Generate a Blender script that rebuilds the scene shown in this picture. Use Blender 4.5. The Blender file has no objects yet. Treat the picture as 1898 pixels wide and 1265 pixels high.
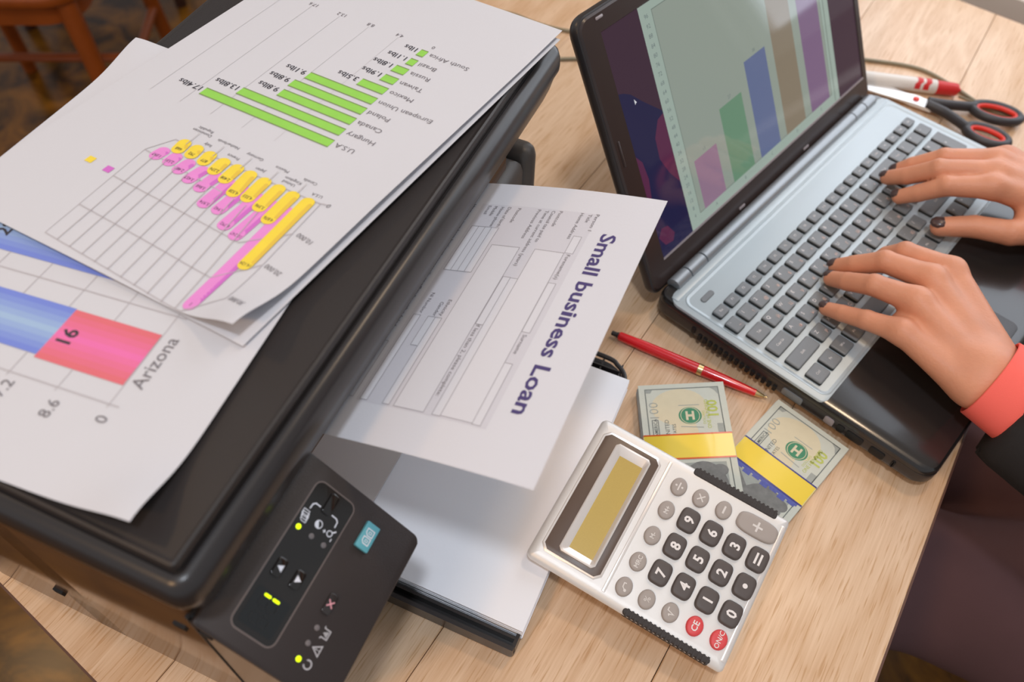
import bpy, bmesh, math, random
import numpy as np
from mathutils import Matrix, Vector

random.seed(7)
scene = bpy.context.scene
COL = scene.collection
MM = 0.001

# ---------------------------------------------------------------- camera
cd = bpy.data.cameras.new('camera')
cam = bpy.data.objects.new('camera', cd)
COL.objects.link(cam)
cd.sensor_width = 36.0
cd.lens = 29.49
cd.clip_start = 0.01
R_ = Vector((0.998994, 0.036160, 0.026509))
U_ = Vector((-0.044836, 0.805680, 0.590651))
F_ = Vector((0.0, 0.591246, -0.806491))
cam.matrix_world = Matrix(((R_.x, U_.x, -F_.x, 0.0), (R_.y, U_.y, -F_.y, 0.0),
                           (R_.z, U_.z, -F_.z, 0.56968), (0, 0, 0, 1)))
cd.dof.use_dof = True
cd.dof.focus_distance = 0.56
cd.dof.aperture_fstop = 6.3
scene.camera = cam

# ---------------------------------------------------------------- world, lamps, exposure
world = bpy.data.worlds.new('world')
scene.world = world
world.use_nodes = True
bg = world.node_tree.nodes['Background']
bg.inputs['Color'].default_value = (0.88, 0.94, 1.0, 1)
bg.inputs['Strength'].default_value = 0.36

def lamp(name, loc, target, size, power, color):
    l = bpy.data.lights.new(name, 'AREA')
    l.shape = 'DISK'
    l.size = size
    l.energy = power
    l.color = color
    o = bpy.data.objects.new(name, l)
    COL.objects.link(o)
    o.location = loc
    d = Vector(target) - Vector(loc)
    o.rotation_euler = d.to_track_quat('-Z', 'Y').to_euler()
    return o
lamp('warm_room_lamp', (0.50, 0.72, 1.30), (0.12, 0.35, 0), 0.16, 2.3, (1.0, 0.74, 0.50))
lamp('cool_ceiling_lamp', (0.00, -0.20, 1.85), (0.0, 0.35, 0), 0.16, 8.6, (0.84, 0.91, 1.0))
lamp('warm_left_lamp', (-0.75, -0.65, 1.25), (-0.2, 0.2, 0), 0.18, 4.9, (1.0, 0.60, 0.28))
lamp('warm_far_ceiling_lamp', (-2.02, 0.99, 2.0), (-0.6, 0.6, -0.74), 0.20, 6.0, (1.0, 0.62, 0.30))

scene.view_settings.view_transform = 'Standard'
scene.view_settings.look = 'None'
scene.view_settings.exposure = 0.30
scene.view_settings.gamma = 1.0
scene.view_settings.use_curve_mapping = False

# ---------------------------------------------------------------- materials
def lin(c):
    return tuple(((v / 255) / 12.92 if v / 255 <= 0.04045 else ((v / 255 + 0.055) / 1.055) ** 2.4) for v in c)

MATS = {}
def mat(name, rgb=None, rough=0.5, metal=0.0, coat=0.0, bump=0.0, bscale=800.0, var=0.0, vscale=60.0, emit=None, estr=1.0, spec=0.5, sss=0.0, lin_rgb=None):
    if name in MATS:
        return MATS[name]
    m = bpy.data.materials.new(name)
    m.use_nodes = True
    nt = m.node_tree
    b = nt.nodes['Principled BSDF']
    c = lin_rgb if lin_rgb else lin(rgb)
    b.inputs['Base Color'].default_value = (*c, 1)
    b.inputs['Roughness'].default_value = rough
    b.inputs['Metallic'].default_value = metal
    b.inputs['Coat Weight'].default_value = coat
    b.inputs['Coat Roughness'].default_value = 0.08
    b.inputs['Specular IOR Level'].default_value = spec
    if sss:
        b.inputs['Subsurface Weight'].default_value = sss
        b.inputs['Subsurface Radius'].default_value = (1.0, 0.35, 0.2)
        b.inputs['Subsurface Scale'].default_value = 0.004
    if emit:
        b.inputs['Emission Color'].default_value = (*lin(emit), 1)
        b.inputs['Emission Strength'].default_value = estr
    if bump or var:
        tc = nt.nodes.new('ShaderNodeTexCoord')
        if bump:
            n = nt.nodes.new('ShaderNodeTexNoise')
            n.inputs['Scale'].default_value = bscale
            n.inputs['Detail'].default_value = 3
            nt.links.new(tc.outputs['Object'], n.inputs['Vector'])
            bn = nt.nodes.new('ShaderNodeBump')
            bn.inputs['Strength'].default_value = bump
            bn.inputs['Distance'].default_value = 0.0005
            nt.links.new(n.outputs['Fac'], bn.inputs['Height'])
            nt.links.new(bn.outputs['Normal'], b.inputs['Normal'])
        if var:
            n2 = nt.nodes.new('ShaderNodeTexNoise')
            n2.inputs['Scale'].default_value = vscale
            n2.inputs['Detail'].default_value = 4
            nt.links.new(tc.outputs['Object'], n2.inputs['Vector'])
            mx = nt.nodes.new('ShaderNodeMix')
            mx.data_type = 'RGBA'
            mx.inputs['A'].default_value = (*[v * (1 - var) for v in c], 1)
            mx.inputs['B'].default_value = (*[min(1, v * (1 + var)) for v in c], 1)
            nt.links.new(n2.outputs['Fac'], mx.inputs['Factor'])
            nt.links.new(mx.outputs['Result'], b.inputs['Base Color'])
    MATS[name] = m
    return m

def wood_mat(name, grain_deg, light, dark, knots=True):
    m = bpy.data.materials.new(name)
    m.use_nodes = True
    nt = m.node_tree
    L = nt.links
    b = nt.nodes['Principled BSDF']
    b.inputs['Roughness'].default_value = 0.31
    tc = nt.nodes.new('ShaderNodeTexCoord')
    info = nt.nodes.new('ShaderNodeObjectInfo')
    add = nt.nodes.new('ShaderNodeVectorMath'); add.operation = 'ADD'
    sc = nt.nodes.new('ShaderNodeVectorMath'); sc.operation = 'SCALE'
    comb = nt.nodes.new('ShaderNodeCombineXYZ')
    L.new(info.outputs['Random'], comb.inputs['X'])
    L.new(info.outputs['Random'], comb.inputs['Y'])
    L.new(comb.outputs['Vector'], sc.inputs[0])
    sc.inputs['Scale'].default_value = 3.7
    L.new(tc.outputs['Object'], add.inputs[0])
    L.new(sc.outputs['Vector'], add.inputs[1])
    # big slow rings
    mp1 = nt.nodes.new('ShaderNodeMapping'); mp1.inputs['Scale'].default_value = (2.2, 14.0, 1)
    L.new(add.outputs['Vector'], mp1.inputs['Vector'])
    n1 = nt.nodes.new('ShaderNodeTexNoise'); n1.inputs['Scale'].default_value = 1.0; n1.inputs['Detail'].default_value = 3; n1.inputs['Distortion'].default_value = 0.35
    L.new(mp1.outputs['Vector'], n1.inputs['Vector'])
    ma = nt.nodes.new('ShaderNodeMath'); ma.operation = 'MULTIPLY'; ma.inputs[1].default_value = 16.0
    L.new(n1.outputs['Fac'], ma.inputs[0])
    fr = nt.nodes.new('ShaderNodeMath'); fr.operation = 'PINGPONG'; fr.inputs[1].default_value = 1.0
    L.new(ma.outputs[0], fr.inputs[0])
    # fine fibre
    mp2 = nt.nodes.new('ShaderNodeMapping'); mp2.inputs['Scale'].default_value = (14.0, 620.0, 1)
    L.new(add.outputs['Vector'], mp2.inputs['Vector'])
    n2 = nt.nodes.new('ShaderNodeTexNoise'); n2.inputs['Scale'].default_value = 1.0; n2.inputs['Detail'].default_value = 4
    L.new(mp2.outputs['Vector'], n2.inputs['Vector'])
    # dark pores
    mp3 = nt.nodes.new('ShaderNodeMapping'); mp3.inputs['Scale'].default_value = (34.0, 620.0, 1)
    L.new(add.outputs['Vector'], mp3.inputs['Vector'])
    n3 = nt.nodes.new('ShaderNodeTexNoise'); n3.inputs['Scale'].default_value = 1.0; n3.inputs['Detail'].default_value = 2
    L.new(mp3.outputs['Vector'], n3.inputs['Vector'])
    r3 = nt.nodes.new('ShaderNodeMapRange'); r3.inputs['From Min'].default_value = 0.57; r3.inputs['From Max'].default_value = 0.72; r3.inputs['To Max'].default_value = 0.62
    L.new(n3.outputs['Fac'], r3.inputs['Value'])
    a1 = nt.nodes.new('ShaderNodeMath'); a1.operation = 'MULTIPLY'; a1.inputs[1].default_value = 0.33
    L.new(fr.outputs[0], a1.inputs[0])
    a2 = nt.nodes.new('ShaderNodeMath'); a2.operation = 'MULTIPLY_ADD'; a2.inputs[1].default_value = 0.75
    L.new(n2.outputs['Fac'], a2.inputs[0]); L.new(a1.outputs[0], a2.inputs[2])
    a3 = nt.nodes.new('ShaderNodeMath'); a3.operation = 'ADD'
    L.new(a2.outputs[0], a3.inputs[0]); L.new(r3.outputs['Result'], a3.inputs[1])
    mx = nt.nodes.new('ShaderNodeMix'); mx.data_type = 'RGBA'
    mx.inputs['A'].default_value = (*lin(light), 1)
    mx.inputs['B'].default_value = (*lin(dark), 1)
    L.new(a3.outputs[0], mx.inputs['Factor'])
    L.new(mx.outputs['Result'], b.inputs['Base Color'])
    MATS[name] = m
    return m

def mottled_mat(name, c0, c1, scale, rough):
    m = bpy.data.materials.new(name)
    m.use_nodes = True
    nt = m.node_tree
    b = nt.nodes['Principled BSDF']
    b.inputs['Roughness'].default_value = rough
    b.inputs['Specular IOR Level'].default_value = 0.22
    tc = nt.nodes.new('ShaderNodeTexCoord')
    n = nt.nodes.new('ShaderNodeTexNoise'); n.inputs['Scale'].default_value = scale; n.inputs['Detail'].default_value = 8; n.inputs['Roughness'].default_value = 0.65; n.inputs['Distortion'].default_value = 0.8
    nt.links.new(tc.outputs['Object'], n.inputs['Vector'])
    r = nt.nodes.new('ShaderNodeMapRange'); r.inputs['From Min'].default_value = 0.38; r.inputs['From Max'].default_value = 0.68
    nt.links.new(n.outputs['Fac'], r.inputs['Value'])
    mx = nt.nodes.new('ShaderNodeMix'); mx.data_type = 'RGBA'
    mx.inputs['A'].default_value = (*lin(c0), 1); mx.inputs['B'].default_value = (*lin(c1), 1)
    nt.links.new(r.outputs['Result'], mx.inputs['Factor'])
    nt.links.new(mx.outputs['Result'], b.inputs['Base Color'])
    MATS[name] = m
    return m

wood_mat('oak_laminate', 0, (240, 209, 178), (198, 154, 112))
mottled_mat('floor_stone', (58, 34, 8), (146, 94, 26), 9.0, 0.22)
mat('printer_side_reflection_tint', (98, 70, 49), 0.16, bump=0.03, bscale=900)  # black plastic, with the desk's warm reflection painted into its brown base
mat('window_light', (235, 240, 245), 0.5, emit=(232, 242, 255), estr=2.1, bump=0.01)
mat('sill_paint', (228, 218, 208), 0.6, bump=0.1, bscale=300)
mat('frame_white', (225, 224, 222), 0.5, bump=0.05)
mat('wall_paint', (178, 168, 158), 0.8, bump=0.2, bscale=300)
mat('desk_edge', (96, 62, 48), 0.5, var=0.2)
mat('black_plastic', (47, 42, 41), 0.42, bump=0.35, bscale=1800, spec=0.45)
mat('black_plastic_gloss', (52, 47, 46), 0.22, bump=0.03, bscale=900)
mat('black_plastic_smooth', (46, 42, 42), 0.3, bump=0.05, bscale=900)
mat('dark_hole', (14, 13, 14), 0.6, bump=0.05)
mat('panel_plastic', (49, 40, 38), 0.5, bump=0.4, bscale=1600)
mat('panel_window', (30, 25, 22), 0.12, coat=0.4, bump=0.02)
mat('display_glass', (14, 14, 14), 0.1, coat=0.5, bump=0.01)
mat('segment_off', (30, 31, 32), 0.4, bump=0.02)
mat('print_white', (232, 232, 240), 0.6, bump=0.05)
mat('print_pink', (230, 160, 170), 0.6, bump=0.05)
mat('teal', (96, 172, 186), 0.45, bump=0.05)
mat('led_green', (190, 220, 0), 0.4, emit=(205, 235, 0), estr=1.3, bump=0.01)
mat('led_off', (120, 112, 112), 0.35, bump=0.02)
mat('paper', (206, 205, 210), 0.75, bump=0.12, bscale=500, var=0.015, vscale=15)
mat('paper_tray', (242, 241, 245), 0.8, bump=0.1, bscale=500)
mat('ink_black', (58, 54, 62), 0.7, bump=0.05)
mat('ink_purple', (72, 60, 112), 0.7, bump=0.05)
mat('ink_line', (156, 152, 158), 0.75, bump=0.05)
mat('ink_grey', (184, 178, 181), 0.75, bump=0.05)
mat('ink_light', (194, 190, 193), 0.75, bump=0.05)
mat('ink_text', (118, 112, 116), 0.75, bump=0.05)
mat('ink_shade', (203, 201, 208), 0.75, bump=0.05, var=0.02, vscale=900)
mat('ink_green', (146, 208, 84), 0.6, var=0.08, vscale=120)
mat('ink_green_edge', (128, 150, 92), 0.6, var=0.05)
mat('ink_yellow', (240, 212, 66), 0.6, var=0.06, vscale=100)
mat('ink_yellow_dark', (226, 190, 70), 0.6, var=0.05)
mat('ink_pink', (228, 140, 208), 0.6, var=0.06, vscale=100)
mat('ink_pink_dark', (206, 108, 196), 0.6, var=0.05)
mat('ink_rose', (230, 112, 160), 0.6, var=0.05, vscale=80)
mat('ink_rose_edge', (222, 110, 120), 0.6, var=0.05, vscale=80)
mat('ink_blue', (150, 174, 216), 0.6, var=0.06, vscale=60)
mat('ink_blue_edge', (122, 140, 214), 0.6, var=0.05, vscale=60)
mat('laptop_black', (40, 37, 36), 0.2, coat=0.35, bump=0.02)
mat('laptop_side', (48, 44, 44), 0.32, bump=0.05)
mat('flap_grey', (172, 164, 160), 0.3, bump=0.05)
mat('plastic_window_lit', (84, 80, 78), 0.4, bump=0.2, bscale=1500)  # same printer plastic, base lightened to carry the window's light on it
mat('laptop_grey', (186, 195, 199), 0.42, metal=0.25, bump=0.08, bscale=1500)
mat('hinge_grey', (150, 154, 158), 0.32, metal=0.5, bump=0.04)
mat('key_side', (34, 35, 33), 0.5, bump=0.1)
mat('window_edge', (112, 100, 96), 0.4, bump=0.05)
mat('paper_form', (211, 210, 216), 0.75, bump=0.12, bscale=500, var=0.015, vscale=15)
mat('key_cap', (118, 120, 122), 0.36, bump=0.15, bscale=2500)
mat('key_legend', (235, 228, 226), 0.6, bump=0.02)
mat('key_legend_alt', (226, 190, 176), 0.6, bump=0.02)
mat('bezel', (54, 42, 39), 0.25, bump=0.03)
mat('bezel_edge', (150, 140, 142), 0.4, bump=0.03)
mat('screen_dark', (10, 9, 12), 0.06, emit=(62, 42, 56), estr=0.731, bump=0.004, bscale=30)
mat('screen_navy', (8, 8, 14), 0.06, emit=(36, 34, 66), estr=0.731, bump=0.004, bscale=30)
mat('screen_magenta', (8, 8, 12), 0.06, emit=(92, 44, 74), estr=0.65, bump=0.004, bscale=30)
mat('screen_page', (20, 20, 20), 0.06, emit=(146, 156, 146), estr=0.69, bump=0.004, bscale=30)
mat('screen_margin', (20, 20, 20), 0.06, emit=(158, 174, 164), estr=0.69, bump=0.004, bscale=30)
mat('screen_line', (20, 20, 20), 0.06, emit=(120, 132, 124), estr=0.65, bump=0.004)
mat('screen_ink', (20, 20, 20), 0.06, emit=(112, 124, 124), estr=0.65, bump=0.004)
mat('screen_pink', (20, 18, 20), 0.06, emit=(146, 118, 140), estr=0.69, bump=0.004)
mat('screen_green', (16, 20, 18), 0.06, emit=(106, 142, 116), estr=0.69, bump=0.004)
mat('screen_blue', (16, 17, 20), 0.06, emit=(98, 110, 146), estr=0.69, bump=0.004)
mat('screen_tan', (20, 19, 17), 0.06, emit=(134, 122, 104), estr=0.69, bump=0.004)
mat('screen_purple', (19, 16, 20), 0.06, emit=(124, 98, 130), estr=0.69, bump=0.004)
mat('screen_white', (20, 20, 20), 0.06, emit=(220, 220, 225), estr=0.731, bump=0.004)
mat('silver', (230, 226, 222), 0.4, metal=0.2, bump=0.12, bscale=3000)
mat('silver_bright', (232, 224, 218), 0.28, metal=0.35, bump=0.03)
mat('silver_dull', (150, 138, 130), 0.4, metal=0.3, bump=0.05)
mat('calc_brown', (98, 80, 68), 0.35, bump=0.05)
mat('lcd', (196, 168, 88), 0.25, var=0.06, vscale=900, coat=0.3)
mat('calc_key_dark', (84, 74, 70), 0.5, bump=0.15, bscale=1500)
mat('calc_key_grey', (168, 156, 148), 0.5, bump=0.15, bscale=1500)
mat('calc_key_red', (222, 72, 74), 0.45, bump=0.1, bscale=1500)
mat('calc_grip', (62, 56, 54), 0.7, bump=0.8, bscale=1500)
mat('legend_light', (238, 230, 226), 0.6, bump=0.02)
mat('legend_pale', (222, 214, 208), 0.6, bump=0.02)
mat('note_paper', (208, 208, 194), 0.75, bump=0.2, bscale=900, var=0.04, vscale=200)
mat('note_side', (190, 190, 184), 0.8, var=0.15, vscale=400)
mat('note_ink', (112, 116, 112), 0.75, var=0.15, vscale=500)
mat('note_ink_pale', (166, 168, 160), 0.75, var=0.1, vscale=500)
mat('note_cream', (222, 208, 176), 0.75, var=0.05, vscale=150)
mat('note_green', (74, 140, 104), 0.7, var=0.2, vscale=700)
mat('note_gold', (190, 196, 96), 0.6, var=0.12, vscale=400)
mat('note_blue', (92, 98, 168), 0.7, var=0.25, vscale=500)
mat('note_portrait', (128, 126, 122), 0.75, var=0.35, vscale=220)
mat('band_yellow', (252, 220, 84), 0.2, coat=0.6, bump=0.02)
mat('band_red', (228, 104, 44), 0.3, coat=0.5, bump=0.02)
mat('band_blue', (78, 74, 140), 0.3, coat=0.5, bump=0.02)
mat('pen_red', (222, 20, 30), 0.22, coat=0.6, bump=0.01)
mat('gold', (226, 196, 140), 0.25, metal=0.9, bump=0.02)
mat('chrome', (215, 215, 215), 0.12, metal=1.0, bump=0.01)
mat('marker_white', (226, 218, 210), 0.35, bump=0.03)
mat('marker_red', (206, 40, 40), 0.45, bump=0.05)
mat('scissor_black', (52, 48, 50), 0.45, bump=0.1)
mat('scissor_red', (224, 52, 34), 0.45, bump=0.1)
mat('steel', (240, 240, 240), 0.3, metal=0.3, bump=0.02)
mat('cable_grey', (138, 128, 104), 0.5, bump=0.05)
mat('chair_wood', (150, 72, 22), 0.35, var=0.25, vscale=30)
mat('chair_dark', (62, 34, 24), 0.4, var=0.2, vscale=30)
mat('chair_metal', (60, 66, 68), 0.35, metal=0.6, bump=0.02)
mat('skin', (213, 146, 114), 0.5, bump=0.5, bscale=380, var=0.2, vscale=38, sss=0.12)
mat('nail', (76, 56, 54), 0.3, coat=0.2, bump=0.01)
mat('coral_cloth', (255, 108, 96), 0.8, bump=0.25, bscale=1500, var=0.04, vscale=30)
mat('black_cloth', (38, 34, 34), 0.9, bump=0.4, bscale=1200, var=0.1)
mat('trouser_cloth', (92, 62, 62), 0.9, bump=0.5, bscale=900, var=0.2, vscale=12)
mat('hair_dark', (52, 34, 26), 0.5, bump=0.6, bscale=300, var=0.2)

def lerp3(a, b, t): return tuple(a[i] + (b[i] - a[i]) * t for i in range(3))
for i in range(5):
    mat('ink_blue_%d' % i, lerp3((116, 134, 212), (158, 184, 216), i / 4), 0.65, var=0.03, vscale=60)
    mat('ink_rose_%d' % i, lerp3((220, 108, 118), (232, 112, 172), i / 4), 0.65, var=0.03, vscale=60)
BLUES = ['ink_blue_%d' % i for i in range(5)]
ROSES = ['ink_rose_%d' % i for i in range(5)]

# ---------------------------------------------------------------- mesh helpers (all lengths in mm)
class MB:
    def __init__(s):
        s.v = []; s.f = []; s.mi = []
    def add(s, v, f, mi=0):
        o = len(s.v)
        s.v.extend([tuple(p) for p in v])
        s.f.extend([tuple(i + o for i in q) for q in f])
        s.mi.extend([mi] * len(f))
        return s
    def mesh(s, name, mats, angle=35):
        me = bpy.data.meshes.new(name)
        me.from_pydata([(x * MM, y * MM, z * MM) for x, y, z in s.v], [], s.f)
        for m in (mats if isinstance(mats, (list, tuple)) else [mats]):
            me.materials.append(MATS[m])
        me.polygons.foreach_set('material_index', s.mi)
        me.update()
        if angle:
            me.polygons.foreach_set('use_smooth', [True] * len(me.polygons))
            me.set_sharp_from_angle(angle=math.radians(angle))
        return me
    def obj(s, name, mats, parent=None, angle=35, label=None):
        o = bpy.data.objects.new(name, s.mesh(name, mats, angle))
        COL.objects.link(o)
        if parent is not None:
            o.parent = parent
        if label:
            o['label'] = label
        return o

def tag(o, label, cat, group=None, kind=None):
    o['label'] = label
    o['category'] = cat
    if group: o['group'] = group
    if kind: o['kind'] = kind
    return o

def thing(name, label, cat, M=None, group=None):
    o = bpy.data.objects.new(name, None)
    o.empty_display_size = 0.02
    COL.objects.link(o)
    if M is not None:
        o.matrix_world = M
    return tag(o, label, cat, group)

def frame(o, ex, ey, ez):
    return Matrix(((ex[0], ey[0], ez[0], o[0]), (ex[1], ey[1], ez[1], o[1]), (ex[2], ey[2], ez[2], o[2]), (0, 0, 0, 1)))

def box(x0, x1, y0, y1, z0, z1):
    v = [(x0, y0, z0), (x1, y0, z0), (x1, y1, z0), (x0, y1, z0), (x0, y0, z1), (x1, y0, z1), (x1, y1, z1), (x0, y1, z1)]
    return v, [(3, 2, 1, 0), (4, 5, 6, 7), (0, 1, 5, 4), (1, 2, 6, 5), (2, 3, 7, 6), (3, 0, 4, 7)]

def rr(x0, x1, y0, y1, r, n=5):
    """rounded rectangle loop, counter clockwise; r may be a 4-tuple (x1y1, x0y1, x0y0, x1y0)"""
    rs = r if isinstance(r, (tuple, list)) else (r,) * 4
    out = []
    for (cx, sx, cy, sy, a0), q in zip(((x1, -1, y1, -1, 0), (x0, 1, y1, -1, 90), (x0, 1, y0, 1, 180), (x1, -1, y0, 1, 270)), rs):
        q = max(q, 0.01)
        for i in range(n + 1):
            a = math.radians(a0 + 90 * i / n)
            out.append((cx + sx * q + q * math.cos(a), cy + sy * q + q * math.sin(a)))
    return out

def loft(rings, cap0=True, cap1=True):
    n = len(rings[0])
    v = [p for r in rings for p in r]
    f = []
    for k in range(len(rings) - 1):
        for i in range(n):
            j = (i + 1) % n
            f.append((k * n + i, k * n + j, (k + 1) * n + j, (k + 1) * n + i))
    if cap0: f.append(tuple(range(n - 1, -1, -1)))
    if cap1: f.append(tuple((len(rings) - 1) * n + i for i in range(n)))
    return v, f

def rrprism(x0, x1, y0, y1, r, prof, n=5, cap0=True, cap1=True):
    """stack of inset rounded rectangles; prof = [(inset, z), ...] from bottom to top"""
    rings = []
    for ins, z in prof:
        rs = r if isinstance(r, (tuple, list)) else (r,) * 4
        rings.append([(x, y, z) for x, y in rr(x0 + ins, x1 - ins, y0 + ins, y1 - ins, tuple(max(0.05, q - ins) for q in rs), n)])
    return loft(rings, cap0, cap1)

def soft(z0, z1, b):
    """profile with rounded top and bottom edges"""
    return [(b, z0), (b * 0.3, z0 + b * 0.3), (0, z0 + b), (0, z1 - b), (b * 0.3, z1 - b * 0.3), (b, z1)]

def prism_x(poly, x0, x1):
    """polygon in (y, z), extruded along x"""
    n = len(poly)
    v = [(x0, y, z) for y, z in poly] + [(x1, y, z) for y, z in poly]
    f = [tuple(range(n)), tuple(range(2 * n - 1, n - 1, -1))]
    for i in range(n):
        j = (i + 1) % n
        f.append((i, n + i, n + j, j))
    return v, f

def tube(path, r, n=10, caps=True):
    P = [Vector(q) for q in path]
    rings = []
    up = Vector((0, 0, 1))
    for i, q in enumerate(P):
        d = (P[min(i + 1, len(P) - 1)] - P[max(i - 1, 0)]).normalized()
        s = d.cross(up)
        if s.length < 1e-4: s = d.cross(Vector((1, 0, 0)))
        s.normalize(); t = s.cross(d)
        rad = r[i] if isinstance(r, (list, tuple)) else r
        rings.append([tuple(q + s * rad * math.cos(2 * math.pi * k / n) + t * rad * math.sin(2 * math.pi * k / n)) for k in range(n)])
    return loft(rings, caps, caps)

def lathe_x(prof, n=20):
    """profile [(x, r)...] revolved about the local x axis"""
    rings = [[(x, r * math.cos(2 * math.pi * k / n), r * math.sin(2 * math.pi * k / n)) for k in range(n)] for x, r in prof]
    return loft(rings)

def smooth_path(pts, k=6):
    P = [Vector(p) for p in pts]
    P = [P[0] * 2 - P[1]] + P + [P[-1] * 2 - P[-2]]
    out = []
    for i in range(1, len(P) - 2):
        for j in range(k):
            t = j / k
            a, b, c, d = P[i - 1], P[i], P[i + 1], P[i + 2]
            out.append(0.5 * ((2 * b) + (c - a) * t + (2 * a - 5 * b + 4 * c - d) * t * t + (3 * b - a - 3 * c + d) * t ** 3))
    out.append(P[-2])
    return out

# flat shapes: lists of (verts2d, faces)
def f_rect(x0, x1, y0, y1, nx=1, ny=1):
    v = [(x0 + (x1 - x0) * i / nx, y0 + (y1 - y0) * j / ny) for j in range(ny + 1) for i in range(nx + 1)]
    f = [(j * (nx + 1) + i, j * (nx + 1) + i + 1, (j + 1) * (nx + 1) + i + 1, (j + 1) * (nx + 1) + i) for j in range(ny) for i in range(nx)]
    return v, f

def f_poly(pts):
    return list(pts), [tuple(range(len(pts)))]

def f_disc(cx, cy, rx, ry=None, n=20):
    ry = ry or rx
    return f_poly([(cx + rx * math.cos(2 * math.pi * k / n), cy + ry * math.sin(2 * math.pi * k / n)) for k in range(n)])

def f_stroke(pts, w, closed=False, sub=1):
    """a line of width w along pts"""
    P = [Vector(p) for p in pts]
    if sub > 1:
        Q = []
        for i in range(len(P) - 1 + (1 if closed else 0)):
            a, b = P[i], P[(i + 1) % len(P)]
            Q += [a.lerp(b, k / sub) for k in range(sub)]
        if not closed: Q.append(P[-1])
        P = Q
    n = len(P)
    v = []
    for i, q in enumerate(P):
        a = P[i - 1] if (i > 0 or closed) else q
        b = P[(i + 1) % n] if (i < n - 1 or closed) else q
        d1 = (q - a).normalized() if (q - a).length > 1e-9 else (b - q).normalized()
        d2 = (b - q).normalized() if (b - q).length > 1e-9 else d1
        t = (d1 + d2)
        t = t.normalized() if t.length > 1e-6 else d1
        nrm = Vector((-t.y, t.x))
        k = w / 2 / max(0.4, abs(nrm.dot(Vector((-d1.y, d1.x)))))
        v += [tuple(q + nrm * k), tuple(q - nrm * k)]
    f = []
    for i in range(n - 1 + (1 if closed else 0)):
        j = (i + 1) % n
        f.append((2 * i, 2 * i + 1, 2 * j + 1, 2 * j))
    return v, f

def f_arc(cx, cy, r, a0, a1, w, n=16):
    return f_stroke([(cx + r * math.cos(math.radians(a0 + (a1 - a0) * k / n)), cy + r * math.sin(math.radians(a0 + (a1 - a0) * k / n))) for k in range(n + 1)], w)

_TXT = {}
def f_text(body, cap, align='L', bold=0.0, xs=1.0):
    """text as flat triangles; baseline y = 0, capital height = cap; align L, C, R"""
    key = (body, bold)
    if key not in _TXT:
        cu = bpy.data.curves.new('t', 'FONT')
        cu.body = body
        cu.resolution_u = 2
        cu.offset = bold
        o = bpy.data.objects.new('t', cu)
        COL.objects.link(o)
        dg = bpy.context.evaluated_depsgraph_get()
        me = bpy.data.meshes.new_from_object(o.evaluated_get(dg))
        v = [(q.co.x, q.co.y) for q in me.vertices]
        f = [tuple(q.vertices) for q in me.polygons]
        bpy.data.objects.remove(o); bpy.data.curves.remove(cu); bpy.data.meshes.remove(me)
        _TXT[key] = (v, f)
    v, f = _TXT[key]
    if not v: return [], []
    k = cap / 0.70
    x0 = min(q[0] for q in v); x1 = max(q[0] for q in v)
    off = {'L': x0, 'C': (x0 + x1) / 2, 'R': x1}[align]
    return [((x - off) * k * xs, y * k) for x, y in v], f

def f_move(sh, dx, dy, rot=0.0):
    c, s = math.cos(math.radians(rot)), math.sin(math.radians(rot))
    return [(x * c - y * s + dx, x * s + y * c + dy) for x, y in sh[0]], sh[1]

def flat(shapes, fn, name, material, parent, label=None, mi=None, step=(0, 0, 0.012)):
    """put flat shapes on a surface; fn maps (x, y) to (X, Y, Z) in mm"""
    m = MB()
    for k, (v, f) in enumerate(shapes):
        if v:
            q = [fn(x, y) for x, y in v]
            m.add([(a + step[0] * k, b + step[1] * k, c + step[2] * k) for a, b, c in q], f, mi[k] if mi else 0)
    return m.obj(name, material, parent, angle=0, label=label)

def copy_tree(o, parent=None):
    c = o.copy()
    COL.objects.link(c)
    c.parent = parent
    for ch in list(o.children):
        copy_tree(ch, c)
    return c

# ================================================================= SETTING
def structure(o):
    o['kind'] = 'structure'
    return o

structure(MB().add(*box(-4000, 3000, -2500, 5000, -780, -740)).obj('floor', 'floor_stone', angle=0))
# far wall stands right behind the far end of the desk
WX0, WX1, WZ0, WZ1 = -330, 545, 85, 1330          # window opening in wall coordinates
m = MB()
m.add(*box(-1450, WX0, 130, 230, -740, 1900))
m.add(*box(WX1, 1600, 130, 230, -740, 1900))
m.add(*box(WX0, WX1, 130, 230, -740, WZ0))
m.add(*box(WX0, WX1, 130, 230, WZ1, 1900))
wl = structure(m.obj('wall_far', 'wall_paint', angle=0))
wl.location = (0.556, 1.0, 0)
wl.rotation_euler = (0, 0, math.radians(-36))
win = bpy.data.objects.new('window_1', None); COL.objects.link(win); structure(win)
win.location = wl.location; win.rotation_euler = wl.rotation_euler
for a, b in ((WX0 + 40, 88), (128, WX1 - 40)):
    MB().add(*box(a, b, 190, 196, WZ0 + 40, WZ1 - 40)).obj('pane', 'window_light', win, angle=0)
m = MB()
m.add(*box(WX0, WX1, 170, 215, WZ0, WZ0 + 40)); m.add(*box(WX0, WX1, 170, 215, WZ1 - 40, WZ1))
m.add(*box(WX0, WX0 + 40, 170, 215, WZ0 + 40, WZ1 - 40)); m.add(*box(WX1 - 40, WX1, 170, 215, WZ0 + 40, WZ1 - 40)); m.add(*box(88, 128, 170, 215, WZ0 + 40, WZ1 - 40))
m.obj('window_frame', 'frame_white', win, angle=0)
MB().add(*rrprism(WX0 - 60, WX1 + 60, 8, 132, 4, [(0, -34), (0, 0), (1.5, 2), (4, 3)])).obj('window_sill', 'sill_paint', win)

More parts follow.
